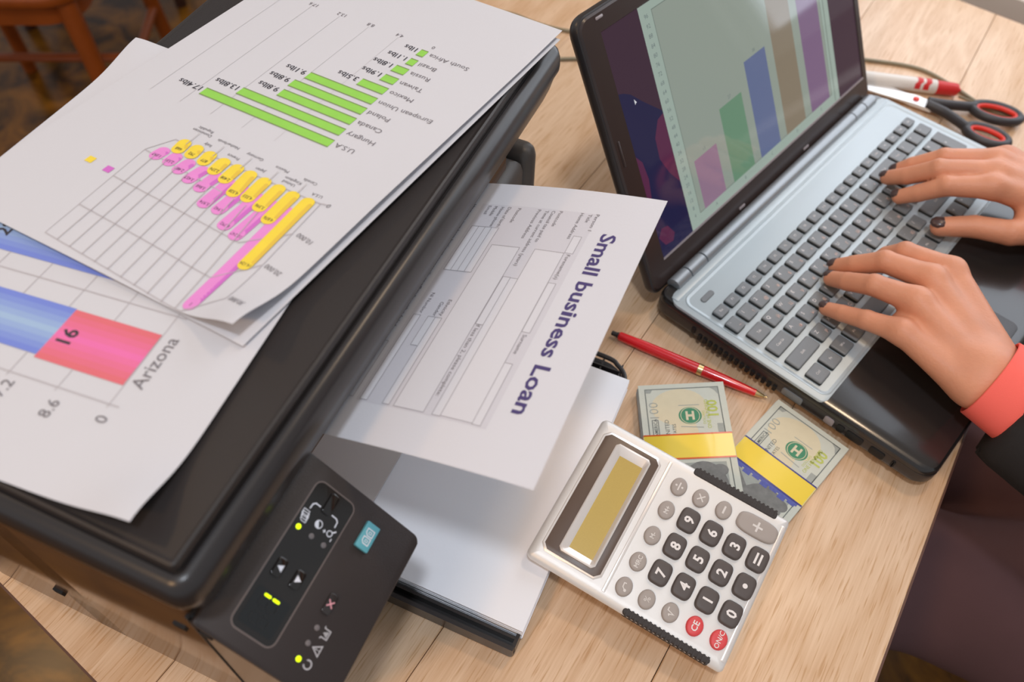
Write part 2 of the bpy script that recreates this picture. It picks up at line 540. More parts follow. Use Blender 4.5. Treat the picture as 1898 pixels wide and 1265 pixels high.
# ================================================================= DESK  (local x along the grain, y across)
G = Vector((0.50754, 0.86163, 0))
NL = Vector((-0.86163, 0.50754, 0))
desk = thing('desk', 'light oak laminate desk carrying the printer and the laptop', 'desk', frame((0, 0, 0), G, NL, (0, 0, 1)))
def end0(y): return -41.5 + 0.085 * y      # y = -n
def end1(y): return 1101.0 + 0.10 * y
cuts = [-135.7, -11.8, 122.0, 256.0, 390.0, 524.0, 660.0]
for i in range(len(cuts) - 1):
    y0, y1 = cuts[i] + 0.25, cuts[i + 1] - 0.25
    b = 0.35
    rings = []
    for ins, z in ((0, -24.0), (0, -b), (b, 0.0)):
        ya, yb = y0 + ins, y1 - ins
        rings.append([(end0(ya) + 1 + ins, ya, z), (end1(ya) - 1 - ins, ya, z), (end1(yb) - 1 - ins, yb, z), (end0(yb) + 1 + ins, yb, z)])
    MB().add(*loft(rings)).obj('plank', 'oak_laminate', desk, angle=20)
m = MB()
ya, yb = cuts[0] - 0.0, cuts[-1]
m.add(*loft([[(end0(ya) - .2, ya - 1.2, z), (end1(ya) + .2, ya - 1.2, z), (end1(ya) + .2, ya + 0.2, z), (end0(ya) - .2, ya + 0.2, z)] for z in (-25, -0.3)]))
m.add(*loft([[(end0(yb) - .2, yb - 0.2, z), (end1(yb) + .2, yb - .2, z), (end1(yb) + .2, yb + 1.2, z), (end0(yb) - .2, yb + 1.2, z)] for z in (-25, -0.3)]))
m.add(*loft([[(end0(ya) - .4, ya - 1.2, z), (end0(ya) + .9, ya - 1.2, z), (end0(yb) + .9, yb + 1.2, z), (end0(yb) - .4, yb + 1.2, z)] for z in (-25, -0.3)]))
m.add(*loft([[(end1(ya) - .9, ya - 1.2, z), (end1(ya) + .4, ya - 1.2, z), (end1(yb) + .4, yb + 1.2, z), (end1(yb) - .9, yb + 1.2, z)] for z in (-25, -0.3)]))
m.obj('edge_band', 'desk_edge', desk, angle=0, label='thin dark brown edging')
for lx_, ly_ in ((30, 600), (1080, 600), (30, -60), (1040, -60)):
    MB().add(*box(lx_ + 0, lx_ + 45, ly_ - 22, ly_ + 22, -740, -25)).obj('leg', 'desk_edge', desk, angle=0)

# ================================================================= PRINTER  (local x = a along the front, y = -b, z up)
A_ = Vector((0.36650, 0.93042, 0)); B_ = Vector((0.93042, -0.36650, 0))
PO = Vector((-0.126, 0.108, 0))
prn = thing('printer', 'black multifunction laser printer with flat scanner lid and sloped control panel', 'printer', frame(PO, A_, -B_, (0, 0, 1)))

def pbox(a0, a1, b0, b1, z0, z1): return box(a0, a1, -b1, -b0, z0, z1)
m = MB()
m.add(*rrprism(5, 411, 120, 236, 6, soft(6, 186, 2.5)))              # rear block
m.add(*rrprism(5, 101, 20, 150, 3, soft(6, 186, 2.0)))               # left block
m.add(*pbox(335, 372, -150, -22, 6, 186))
m.add(*pbox(100, 336, -150, -66, 46, 155))                           # middle block above the tray
m.add(*pbox(100, 336, -150, -112, 155, 186))
m.obj('body', 'printer_side_reflection_tint', prn)
# left front housing below the control panel
MB().add(*prism_x([(21, 6), (-4, 6), (-22, 60), (-38, 112), (-45.5, 125), (-44, 128.5), (12, 178), (21, 182)], 4, 99)).obj('panel_housing', 'black_plastic_gloss', prn, angle=25)
# side seam and slots on the left flank
MB().add(*pbox(3.6, 5.0, -19.5, -18.0, 12, 184)).obj('side_seam', 'dark_hole', prn)
for bb, zz in ((-150, 60), (-30, 150), (-12, 160)):
    MB().add(*pbox(3.4, 6, bb - 7, bb, zz, zz + 5)).obj('side_slot', 'dark_hole', prn)
# right part: front door and end block
MB().add(*rrprism(330, 388.5, 14, 121, 4, [(0, 6), (0, 140), (1.5, 146), (5, 150), (9, 151.5)])).obj('front_door', 'plastic_window_lit', prn)
MB().add(*rrprism(390, 411, 11, 124, (4, 4, 9, 9), [(0, 6), (0, 142), (1.2, 147), (4, 150.5), (9, 152)])).obj('end_block', 'plastic_window_lit', prn)
MB().add(*pbox(101, 330, -112, -64, 155, 156.4)).obj('output_shelf', 'black_plastic_gloss', prn)
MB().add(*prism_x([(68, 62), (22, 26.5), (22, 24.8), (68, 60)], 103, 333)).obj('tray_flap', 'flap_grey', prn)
# feet
for a, b in ((30, -40), (385, -40), (30, -215), (385, -215)):
    MB().add(*rrprism(a - 10, a + 10, -b - 10, -b + 10, 9, [(0, 0), (0, 7)])).obj('foot', 'dark_hole', prn)
# scanner unit and lid
X0, X1, Y0, Y1 = 0, 420, 0, 243
MB().add(*rrprism(X0, X1, Y0, Y1, 14, [(16, 184), (13, 186), (9, 192), (5, 203), (2.5, 213), (3.2, 214.5)], n=7)).obj('scanner_base', 'black_plastic_smooth', prn)
lid_ = MB().add(*rrprism(X0, X1, Y0, Y1, 12, [(5, 214.6), (1.2, 215.4), (0.2, 217.5), (0, 221), (0.4, 226), (1.8, 230.5), (4.2, 233.2), (6.5, 234.2), (8.4, 234.4), (9.2, 233.6)], n=7)).obj('lid', 'black_plastic_smooth', prn)
MB().add(*rrprism(X0, X1, Y0, Y1, 12, [(10.5, 233.4), (9.6, 235.5), (8.8, 238.6), (8.8, 240.6), (9.4, 242.2), (10.5, 242.8), (11.6, 242.3), (12.6, 241.9)], n=7)).obj('top_plate', 'black_plastic', lid_)
# paper tray
tr = MB()
tr.add(*rrprism(96, 343, -108, 90, (2, 2, 3, 26), [(1.0, 1.0), (0, 2), (0, 7), (0.5, 7.5)], n=6))
tr.add(*pbox(96, 99, -80, 107.5, 7, 17))
tr.add(*pbox(103.6, 105.6, -80, 106, 7, 16.5))
tr.add(*pbox(99, 318, 105.6, 108, 7, 16))
tray = tr.obj('paper_tray', 'black_plastic_smooth', prn)
rim = [(342, -20, 14), (342, -82, 14), (338, -95, 14), (331, -103, 14), (318, -107, 14)]
MB().add(*tube(smooth_path(rim), 2.0, 8)).obj('tray_rim', 'black_plastic', prn)
for q in (326.5, 332.5):
    MB().add(*pbox(q, q + 1.2, 30, 100, 7, 14)).obj('tray_rib', 'black_plastic_smooth', tray)
for q in (62, 82, 98):
    MB().add(*pbox(323, 341, q, q + 1.2, 7, 13)).obj('tray_rib', 'black_plastic_smooth', tray)
MB().add(*rrprism(112, 118, -34, -28, 3, [(0, 7.4), (0, 8.4)])).obj('tray_boss', 'black_plastic', tray)

# ---- control panel: own flat frame (a, d down the slope, n out of the panel)
ed = Vector((0, -61, -55)).normalized()        # local printer coordinates (x = a, y = -b)
en = Vector((0, -55, 61)).normalized()
def pan(a, d, n=0.0):
    q = Vector((0, 14, 185)) + ed * d + en * n
    return (a, q.y, q.z)
def pan_solid(loop, n0, n1, bev=0.5, r=1.0):
    """loop of (a, d); raised piece on the panel"""
    cx = sum(p[0] for p in loop) / len(loop); cy = sum(p[1] for p in loop) / len(loop)
    def sh(k): return [(cx + (x - cx) * k, cy + (y - cy) * k) for x, y in loop]
    w = max(abs(x - cx) for x, y in loop)
    k = 1 - bev / w
    rg = [[pan(x, y, n0) for x, y in loop], [pan(x, y, n1 - bev * .6) for x, y in loop], [pan(x, y, n1) for x, y in sh(k)]]
    return loft([list(reversed(q)) for q in rg])
cp = MB().add(*pan_solid(rr(2.5, 100.3, -0.5, 82.3, (5, 2, 2, 2), 5), -4, 0, 0.8)).obj('control_panel', 'panel_plastic', prn, angle=30)
# raised window outline and window
MB().add(*[(lambda v, f: ([pan(x, y, 0.12) for x, y in v], f))(*f_stroke(rr(11, 92.2, 13.4, 39.5, 4.5, 5), 0.8, True))][0]).obj('window_trim', 'window_edge', cp, angle=0)
flat([f_poly(rr(11.4, 91.8, 13.8, 39.1, 4.2, 5))], lambda x, y: pan(x, y, 0.08), 'control_window', 'panel_window', cp)
flat([f_poly(rr(14.5, 33, 16.2, 36.6, 1.6, 4))], lambda x, y: pan(x, y, 0.16), 'digit_display', 'display_glass', cp)
def seg(x0, x1, y0, y1): return f_poly(rr(min(x0, x1), max(x0, x1), min(y0, y1), max(y0, y1), 0.5, 2))
offs = []
for cx in (19.0, 26.6):
    offs += [seg(cx - 2.6, cx - 1.5, 21.6, 25.4), seg(cx - 2.6, cx - 1.5, 26.6, 30.4), seg(cx - 1.2, cx + 2.2, 20.4, 21.4), seg(cx - 1.2, cx + 2.2, 25.5, 26.5), seg(cx - 1.2, cx + 2.2, 30.6, 31.6)]
    if cx < 20: offs += [seg(cx + 2.6, cx + 3.6, 21.6, 25.4), seg(cx + 2.6, cx + 3.6, 26.6, 30.4)]
flat(offs, lambda x, y: pan(x, y, 0.22), 'unlit_segments', 'segment_off', cp)
for d0, d1 in ((21.4, 25.4), (26.4, 30.6)):
    flat([f_poly(rr(29.9, 31.3, d0, d1, 0.7, 3))], lambda x, y: pan(x, y, 0.24), 'lit_segment', 'led_green', cp, label='glowing yellow-green digit segment')
for (a0, a1, d0, d1), mt in (((78.8, 90.2, 23.4, 28.6), 'panel_window'), ((39.6, 49.1, 17.8, 23.2), 'panel_window'), ((39.6, 49.1, 29.4, 34.8), 'panel_window'), ((38.7, 49.2, 51.2, 56.3), 'black_plastic_gloss')):
    bt = MB().add(*pan_solid(rr(a0, a1, d0, d1, 1.2, 3), 0, 1.3, 0.5)).obj('button', mt, cp)
    ca, cdd = (a0 + a1) / 2, (d0 + d1) / 2
    if a1 < 50 and d0 < 25:
        flat([f_poly([(ca - 1.9, cdd + 1.6), (ca + 1.9, cdd + 1.6), (ca + 0.1, cdd - 1.7)])], lambda x, y: pan(x, y, 1.36), 'up_arrow', 'print_white', bt)
    elif a1 < 50 and d0 < 40:
        flat([f_poly([(ca - 1.9, cdd - 1.5), (ca + 1.9, cdd - 1.5), (ca, cdd + 1.8)])], lambda x, y: pan(x, y, 1.36), 'down_arrow', 'print_white', bt)
    elif a1 < 50:
        flat([f_stroke([(ca - 1.7, cdd - 1.7), (ca + 1.7, cdd + 1.7)], 0.7), f_stroke([(ca - 1.7, cdd + 1.7), (ca + 1.7, cdd - 1.7)], 0.7)], lambda x, y: pan(x, y, 1.36), 'cancel_cross', 'print_pink', bt)
go = MB().add(*pan_solid(rr(75.2, 89.9, 48.7, 57.2, 0.5, 2), 0, 1.8, 0.25)).obj('copy_button', ['teal'], cp, label='teal copy button')
def icon(shapes, ox, od, n, name, parent, material='print_white'):
    return flat(shapes, lambda x, y: pan(ox + x, od - y, n), name, material, parent)
icon([f_stroke([(-4.2, -2.2), (-4.2, 1.0), (-2.8, 2.2), (-0.6, 2.2), (-0.6, -2.2)], 0.55, True), f_stroke([(0.4, -2.2), (0.4, 1.0), (1.8, 2.2), (4.0, 2.2), (4.0, -2.2)], 0.55, True),
      f_stroke([(-3.0, -1.0), (-3.0, 0.6), (-1.8, 0.6), (-1.8, -1.0)], 0.35, True), f_stroke([(1.6, -1.0), (1.6, 0.6), (2.8, 0.6), (2.8, -1.0)], 0.35, True)], 82.5, 53.0, 1.86, 'copy_icon', go)
# copies icon: three staggered pages
icon([f_stroke([(-3.2 + k, -1.6 + k * .35), (-3.2 + k, 1.0 + k * .35), (-2.3 + k, 1.9 + k * .35), (0.2 + k, 1.9 + k * .35), (0.2 + k, -1.6 + k * .35)], 0.4, True) for k in (0, 1.3, 2.6)], 72.4, 17.9, 0.2, 'copies_icon', cp)
icon([f_arc(0, 0, 2.0, 0, 360, 0.5, 20), f_poly([(2.0 * math.cos(math.radians(t)), 2.0 * math.sin(math.radians(t))) for t in range(30, 211, 12)])], 72.8, 26.3, 0.2, 'contrast_icon', cp)
icon([f_arc(-0.2, 0.2, 1.5, 0, 360, 0.5, 18), f_stroke([(0.9, -0.9), (2.6, -2.6)], 0.8), f_stroke([(-1.6, 3.4), (0.2, 3.4)], 0.5), f_stroke([(-0.7, 2.5), (-0.7, 4.3)], 0.5), f_stroke([(-3.4, -2.2), (-1.8, -2.2)], 0.5)], 72.4, 34.2, 0.2, 'zoom_icon', cp)
flat([f_stroke([(76.6, 17.6), (79.4, 17.8), (80.6, 19.0), (80.6, 22.2)], 0.7), f_stroke([(80.6, 29.8), (80.4, 33.2), (79.2, 34.5), (76.2, 34.7)], 0.7)], lambda x, y: pan(x, y, 0.2), 'bracket_lines', 'print_white', cp)
for a, d, on in ((65.9, 17.6, 1), (65.8, 26.3, 0), (65.7, 34.5, 0), (31.3, 54.3, 0), (23.1, 54.2, 0), (14.8, 54.0, 1)):
    MB().add(*pan_solid([(a + 1.45 * math.cos(t * math.pi / 6), d + 1.45 * math.sin(t * math.pi / 6)) for t in range(12)], 0, 0.45, 0.3)).obj('indicator_light', 'led_green' if on else 'led_off', cp, label='lit yellow-green indicator' if on else None)
icon([f_stroke([(-3.2, 2.0), (-2.2, 1.6), (-2.2, -2.0), (2.2, -2.0), (2.2, 1.6), (3.2, 2.0)], 0.55), f_stroke([(-1.2, -1.0), (1.2, -1.0), (0, 1.1)], 0.45, True), f_poly([(-.5, -.7), (.5, -.7), (0, .4)])], 31.1, 60.1, 0.12, 'toner_icon', cp, 'ink_light')
icon([f_stroke([(-2.6, -1.9), (2.6, -1.9), (0, 2.6)], 0.6, True), f_stroke([(0, -0.2), (0, 1.2)], 0.5), f_disc(0, -1.0, 0.32, n=8)], 22.8, 60.2, 0.12, 'warning_icon', cp, 'ink_light')
icon([f_arc(0, 0, 2.1, 110, 400, 0.7, 18)], 14.8, 59.7, 0.12, 'ready_icon', cp, 'ink_light')

# ================================================================= PAPER in the tray
st = MB()
random.seed(3)
z = 7.6
while z < 22.6:
    j = [random.uniform(-.35, .35) for _ in range(4)]
    st.add(*box(108.4 + j[0], 322.6 + j[1], -109.0 + j[2], 150 + j[3], z, z + 1.18))
    z += 1.25
ps = st.obj('paper_stack', 'paper_tray', angle=0)
ps.matrix_world = prn.matrix_world
tag(ps, 'stack of blank white paper lying in the printer tray', 'paper stack')

# ================================================================= PRINTED FORM coming out of the printer
loan = thing('loan_form', 'printed small business loan form sticking out of the printer slot', 'paper sheet', prn.matrix_world)
def lz(b, a=220.0):
    t = (b + 14.0) / 119.0
    return 181.0 + 32.0 * t + 2.2 * math.sin(math.pi * max(0, min(1, t))) + 1.2 * math.sin((a - 113) / 210 * math.pi)
def lp(a, b, dz=0.0):
    sk = (b + 14) / 119.0 * 1.0
    return (a + sk * (1 if a > 220 else 0.4), -b, lz(b, a) + dz)
v, f = f_rect(113.6, 323.6, -62, 104.6, 28, 24)
m = MB()
m.add([lp(x, y, 0.10) for x, y in v], f)
m.add([lp(x, y, -0.02) for x, y in v], [tuple(reversed(q)) for q in f])
m.obj('sheet', 'paper_form', loan, angle=60)
def L_(shapes, name, material, dz=0.25):
    return flat(shapes, lambda x, y: lp(x, y, dz), name, material, loan)
# page text runs towards smaller a, its top points to larger b
def ltext(s, a, b, cap, bold=0.0, xs=1.0): return f_move(f_text(s, cap, 'L', bold, xs), a, b, 180) if False else ([(a - x, b + y) for x, y in f_text(s, cap, 'L', bold, xs)[0]], [tuple(reversed(q)) for q in f_text(s, cap, 'L', bold, xs)[1]])
def fit_text(s, a0, a1, b, cap, bold=0.0):
    v, f = f_text(s, cap, 'L', bold)
    w = max(x for x, y in v)
    k = (a0 - a1) / w
    return [(a0 - x * k, b + y) for x, y in v], [tuple(reversed(q)) for q in f]
L_([f_rect(138, 302.5, -8, 69, 20, 12)], 'form_shading', 'ink_shade', 0.16)
L_([fit_text('Small business Loan', 286.5, 151.0, 77.0, 8.8, 0.022)], 'title_lettering', 'ink_purple')
rects = [(266, 281, 61, 66), (202.5, 240.5, 61, 65.6), (139, 180, 60.8, 65.4), (139.5, 265.6, 42.7, 60.8), (139, 239.7, 38, 42.7), (202, 240, 33.4, 38), (139, 265.2, 15, 33),
         (240, 280.5, -5.6, -1.0), (240, 280.5, -1.0, 3.5), (240, 280.5, 3.5, 8.0), (240, 280.5, 8.0, 12.6), (139, 202, 8.1, 12.3), (180, 202, 3.5, 8.1), (139, 202, -6, -1.5), (139.5, 180, -15.8, -10.8)]
for r in rects:
    bx_ = L_([f_rect(r[0], r[1], r[2], r[3], 12, 4)], 'form_box', 'paper_form', 0.20)
L_([f_stroke([(r[0], r[2]), (r[1], r[2]), (r[1], r[3]), (r[0], r[3])], 0.34, True, 6) for r in rects], 'box_outlines', 'ink_line', 0.27)
T = [('Person 1', 302.4, 287.2, 67.4), ('Title', 301.7, 294, 63.0), ('Home Address', 301.8, 277.8, 57.8), ('Postcode', 301.3, 286.9, 44.4), ('Council tax paid to', 300.9, 271.7, 39.8), ('Time at current address (years)', 300.6, 249.8, 35.6), ('Previous Address', 300.7, 273.5, 30.4),
     ('Postcode', 300.4, 286.5, 17.2), ('Date of birth', 300.6, 281.7, 10.4), ('Home phone', 300.3, 281.3, 5.8), ('Mobile', 300.5, 291.2, 1.0), ('Email', 300.7, 292.4, -3.4), ('Forename(s)', 264.7, 243.8, 62.8), ('Surname', 200.8, 186.8, 62.6),
     ('If less than 2, please complete:', 202.0, 150.5, 34.4), ('NI Number', 220.1, 203.5, -3.4), ('Ethnicity', 216.5, 203.5, 9.6), ('Gender', 214.1, 202.7, 5.6), ('Have you ever been bankrupt, personally or officially, with a failed', 300.9, 191.4, -14.2)]
for s, a0, a1, b in T:
    L_([fit_text(s, a0, a1, b, 2.3)], 'form_lettering', 'ink_text', 0.32)

# ================================================================= SHEETS ON THE LID
def bil(S, s, t): return [(1 - s) * (1 - t) * S[0][i] + s * (1 - t) * S[1][i] + (1 - s) * t * S[2][i] + s * t * S[3][i] for i in range(3)]
SA = [(-147.3, 572.6, 248.0), (23.7, 487.4, 248.0), (-303.9, 314.2, 248.0), (-128.3, 228.9, 247.6)]
SB = [(-134.7, 570.3, 246.0), (22.7, 483.0, 245.6), (-286.8, 308.6, 246.0), (-126.5, 226.9, 246.4)]
SC = [(-243.0, 453.7, 250.0), (-58.8, 418.5, 244.4), (-352.6, 197.0, 245.0), (-149.0, 134.0, 245.2)]
def sheet_fn(S, bump, pull=(0, 0)):
    def fn(s, t, dz=0.0):
        q = bil(S, s, t)
        k = g_(1 - s, .15) * g_(1 - t, .11)       # curled corner
        return (q[0] + pull[0] * k, q[1] + pull[1] * k, q[2] + bump(s, t) + dz)
    return fn
def g_(x, w): return math.exp(-(x / w) ** 2)
fA = sheet_fn(SA, lambda s, t: 0.8 * math.sin(3 * s + 2 * t) + 3.0 * (max(0, s - .75) / .25) ** 2 * max(0, min(1, (t - .15) / .5)) - 1.5 * g_(s - .8, .15) * g_(t - 1, .2) + 1.2 + 10.0 * g_(1 - s, .12) * g_(1 - t, .08))
fB = sheet_fn(SB, lambda s, t: 0.0)
fC = sheet_fn(SC, lambda s, t: 5.5 * g_(s, .10) * g_(t, .09) + 9.6 * g_(1 - s, .12) * g_(1 - t, .08) - 2.2 * g_(s, .4) * g_(t, .45) - 1.2 * g_(s - 1, .4) * g_(t - 1, .5))
def make_sheet(name, label, fn, n=100):
    th = thing(name, label, 'paper sheet')
    o = fn(.5, .5)
    th.location = (o[0] * MM, o[1] * MM, o[2] * MM)
    def loc(x, y, dz=0.0):
        q = fn(x, y, dz)
        return (q[0] - o[0], q[1] - o[1], q[2] - o[2])
    v, f = f_rect(0, 1, 0, 1, n, n)
    m = MB()
    m.add([loc(x, y, 0.0) for x, y in v], [tuple(reversed(q)) for q in f])
    m.add([loc(x, y, -0.12) for x, y in v], f)
    m.obj('sheet', 'paper', th, angle=60)
    return th, loc
shC, lC = make_sheet('chart_sheet', 'white sheet with large blue and pink bars marked Arizona, lowest on the printer lid', fC)
shB, lB = make_sheet('blank_sheet', 'plain white sheet sandwiched under the green bar chart, only its edge showing', fB)
shA, lA = make_sheet('chart_sheet', 'white sheet with green bars and yellow and pink cylinders, topmost on the printer lid', fA)
shB['group'] = 'sheets on the printer lid'; shA['group'] = 'sheets on the printer lid'; shC['group'] = 'sheets on the printer lid'
# ---- chart A.  sheet units: 191 mm across (s), 297 mm down (t); text runs to smaller s, its top points to larger t
WA, HA = 191.0, 297.0
def PA(shapes, name, material, dz=0.25, mi=None, parent=None):
    m_ = MB()
    for k, (v, f) in enumerate(shapes):
        if v: m_.add([lA(x, y, dz + .04 * k) for x, y in v], f, mi[k] if mi else 0)
    return m_.obj(name, material, parent or shA, angle=0)
def textA(s, s0, t0, cap, align='L', bold=0.0, rot=0.0, xs=1.0):
    v, f = f_text(s, cap, align, bold, xs)
    c, q = math.cos(math.radians(rot)), math.sin(math.radians(rot))
    return [(s0 - (x * c - y * q) / WA, t0 + (x * q + y * c) / HA) for x, y in v], f
bars = [('U.S.A', '17.4lbs', .2487, .7265, .5515), ('Hungary', '13.8lbs', .3395, .7217, .5145), ('Canada', '9.8lbs', .4464, .7174, .4783), ('Poland', '9.8lbs', .4423, .7144, .4428), ('European Union', '9.1lbs', .4592, .7114, .4070),
        ('Mexico', '3.5lbs', .6130, .7098, .3702), ('Taiwan', '1.9lbs', .6575, .7072, .3341), ('Russia', '1.8lbs', .6577, .7048, .2974), ('Brazil', '1.1lbs', .6740, .7012, .2630), ('South Africa', '1lbs', .6742, .7000, .2265)]
for nm, val, s0, s1, t in bars:
    h = .0118
    PA([f_rect(s0, s1, t - h, t + h, 10, 1), f_rect(s0, s1, t - h, t - h + .0028, 10, 1), f_rect(s0, s1, t + h - .0022, t + h, 10, 1)], 'green_bar', ['ink_green', 'ink_green_edge'], 0.25, [0, 1, 1])
for nm, val, s0, s1, t in bars:
    PA([textA(nm, s1 + .012 + 0.0, t - .008, 3.6, 'R', xs=1.1)], 'country_names', 'ink_text')
for nm, val, s0, s1, t in bars:
    PA([textA(val, s0 - .012, t - .010, 4.2, 'L', .006, xs=1.06)], 'value_lettering', 'ink_black')
for x, s in (('0', .6996), ('4.4', .5686), ('8.8', .4525), ('13.2', .3334), ('17.6', .2156), ('22', .10)):
    PA([textA(x, s, .193, 3.0, 'C')], 'axis_lettering', 'ink_text')
PA([f_stroke([(s, .205), (s + .012, .60)], .0012, False, 10) for s in (.57, .453, .334, .217, .10)] , 'axis_lines', 'ink_light', 0.16)
# cylinder chart
def cyl(s0, t0, s1, t1, w=.0205):
    """rounded lozenge from (s0,t0) down to (s1,t1), cut into cross strips"""
    hh = w * WA / HA * .9
    rows = [(s0, t0 - hh * math.cos(math.radians(a)), w * math.sin(math.radians(a))) for a in (4, 25, 45, 65)]
    n = max(3, int((t1 - t0) / .008))
    rows += [(s0 + (s1 - s0) * k / n, t0 + (t1 - t0) * k / n, w) for k in range(n + 1)]
    rows += [(s1, t1 + hh * math.cos(math.radians(a)), w * math.sin(math.radians(a))) for a in (65, 45, 25, 4)]
    v = [q for s, t, r in rows for q in ((s - r, t), (s, t), (s + r, t))]
    f = []
    for k in range(len(rows) - 1):
        f += [(3 * k, 3 * k + 1, 3 * k + 4, 3 * k + 3), (3 * k + 1, 3 * k + 2, 3 * k + 5, 3 * k + 4)]
    return v, f
Ys = [(.8301, .7009, .8446, .8765), (.778, .7004, .7831, .7735), (.728, .699, .7325, .7574), (.6773, .6975, .6814, .7497), (.6259, .696, .6359, .752), (.5782, .6948, .5804, .7326), (.5287, .694, .531, .7248), (.4768, .692, .4802, .7151), (.4272, .6907, .4309, .7124), (.3807, .6902, .3848, .7136)]
Pk = [(.8242, .9871), (.75, .8305), (.701, .8215), (.6481, .7981), (.5994, .7983), (.5475, .7713), (.4969, .7643), (.4476, .7547), (.4013, .7472), (.3516, .7462)]
gl = [[(.3054, .7382), (.3363, .9801)], [(.3363, .9801), (.8174, 1.002)], [(.315, .8193), (.7745, .8347)], [(.3277, .9022), (.7993, .919)], [(.3054, .7382), (.78, .765)], [(.3054, .7382), (.345, .69)], [(.345, .689), (.8638, .6923)], [(.8638, .6923), (.8942, .9483)], [(.8942, .9483), (.8174, 1.002)], [(.882, .8590), (.7993, .919)], [(.876, .7754), (.7745, .8347)], [(.8638, .6923), (.886, .69)]]
for k in range(1, 11):
    q = k / 10.4
    gl.append([(.3054 + q * .455, .7382 + q * .026), (.3363 + q * .4811, .9801 + q * .022)])
for s, t in ((.387, .655), (.485, .66), (.584, .66), (.683, .664), (.781, .664)):
    gl.append([(s, t), (s + .003, .692)])
PA([f_stroke([(x, min(y, .999)) for x, y in g], .0021, False, 40) for g in gl], 'grid_lines', 'ink_grey', 0.16)
for k in range(9, -1, -1):
    y = Ys[k]; s0, t0 = y[0] - .026, y[1] + .036
    q = Pk[k]
    PA([cyl(s0, t0, q[0], q[1] - .006), cyl(s0 + .013, t0, q[0] + .014, q[1] - .018, .006), cyl(q[0], q[1] - .012, q[0], q[1] - .006, .0195)], 'pink_cylinder', ['ink_pink', 'ink_pink_dark'], 0.26 + 0.012 * (9 - k), [0, 1, 0])
for k in range(9, -1, -1):
    y = Ys[k]
    PA([cyl(*y[:2], y[2], y[3] - .006), cyl(y[0] + .013, y[1] + .004, y[2] + .014, y[3] - .016, .006)], 'yellow_cylinder', ['ink_yellow', 'ink_yellow_dark'], 0.52 + 0.012 * (9 - k), [0, 1])
vals = ['14,124', '4,876', '3,396', '4,323', '4,328', '2,408', '2,274', '877', '792', '668']
valp = ['29,874', '10,247', '6,792', '5,942', '5,974', '3,868', '3,427', '2,487', '2,531', '1,097']
for x, y in zip(vals, Ys):
    PA([textA(x, y[2], y[3] - .010, 2.1, 'C', xs=.85)], 'yellow_values', 'ink_black', 0.74)
for x, q in zip(valp, Pk):
    PA([textA(x, q[0], q[1] - .010, 2.1, 'C', xs=.85)], 'pink_values', 'ink_black', 0.46)
cats = [('U.S.A', .8332, .6784), ('Canada', .7812, .6557), ('United', .735, .678), ('Kingdom', .738, .668), ('Mexico', .6825, .6548), ('Japan', .6343, .6762), ('Germany', .5841, .653), ('France', .5336, .6733), ('Netherlands', .4847, .6506), ('Italy', .4382, .6714), ('Dominican', .387, .650), ('Republic', .387, .640)]
for x, s, t in cats:
    PA([textA(x, s, t - .004, 2.1, 'C')], 'category_lettering', 'ink_text')
for x, s, t in (('0', .872, .6899), ('10,000', .898, .7754), ('20,000', .904, .859), ('30,000', .915, .9481)):
    PA([textA(x, s + .018, t - .004, 3.0, 'C', rot=-12)], 'scale_lettering', 'ink_text')
for (s, t), mt in (((.2136, .8079), 'ink_yellow'), ((.2853, .8112), 'ink_pink_dark')):
    PA([f_rect(s - .012, s + .012, t - .0075, t + .0075)], 'legend_square', mt)
# ---- chart C.  text runs to smaller t, its top points to smaller s
WC, HC = 206.0, 290.0
def PC(shapes, name, material, dz=0.25, mi=None):
    m_ = MB()
    for k, (v, f) in enumerate(shapes):
        if v: m_.add([lC(x, y, dz + .012 * k) for x, y in v], f, mi[k] if mi else 0)
    return m_.obj(name, material, shC, angle=0)
def textC(s, s0, t0, cap, align='C', bold=0.0):
    v, f = f_text(s, cap, align, bold)
    return [(s0 - y / WC, t0 - x / HC) for x, y in v], f
gC = [[(x, .60), (x, .845)] for x in (.776, .6475, .525, .40, .28, .16, .04)] + [[(0.02, y), (.80, y)] for y in (.657, .838)]
PC([f_stroke(g, .0022, False, 12) for g in gC], 'grid_lines', 'ink_grey', 0.16)
def grad_bar(s0, s1, t0, t1, nm, mats):
    n = 9
    sh = [f_rect(s0, s1, t0 + (t1 - t0) * k / n, t0 + (t1 - t0) * (k + 1) / n, 24, 1) for k in range(n)]
    m_ = MB()
    for k, (v, f) in enumerate(sh):
        m_.add([lC(x, y, 0.27) for x, y in v], f, min(k, n - 1 - k))
    m_.obj(nm, mats, shC, angle=0)
grad_bar(.02, .5475, .6965, .7965, 'blue_bar', BLUES)
grad_bar(.5475, .774, .698, .802, 'pink_bar', ROSES)
grad_bar(.02, .72, .522, .6225, 'blue_bar', BLUES)
PC([textC('16', .597, .749, 7.4, bold=.02)], 'bar_values', 'ink_black', 0.38)
PC([textC('22', .232, .575, 7.4, bold=.02)], 'bar_values', 'ink_black', 0.38)
PC([textC('Arizona', .819, .749, 6.6)], 'state_lettering', 'ink_text', 0.3)
PC([textC('8.6', .679, .875, 5.6), textC('0', .797, .865, 5.6), textC('17.2', .556, .872, 5.6)], 'axis_lettering', 'ink_text', 0.3)

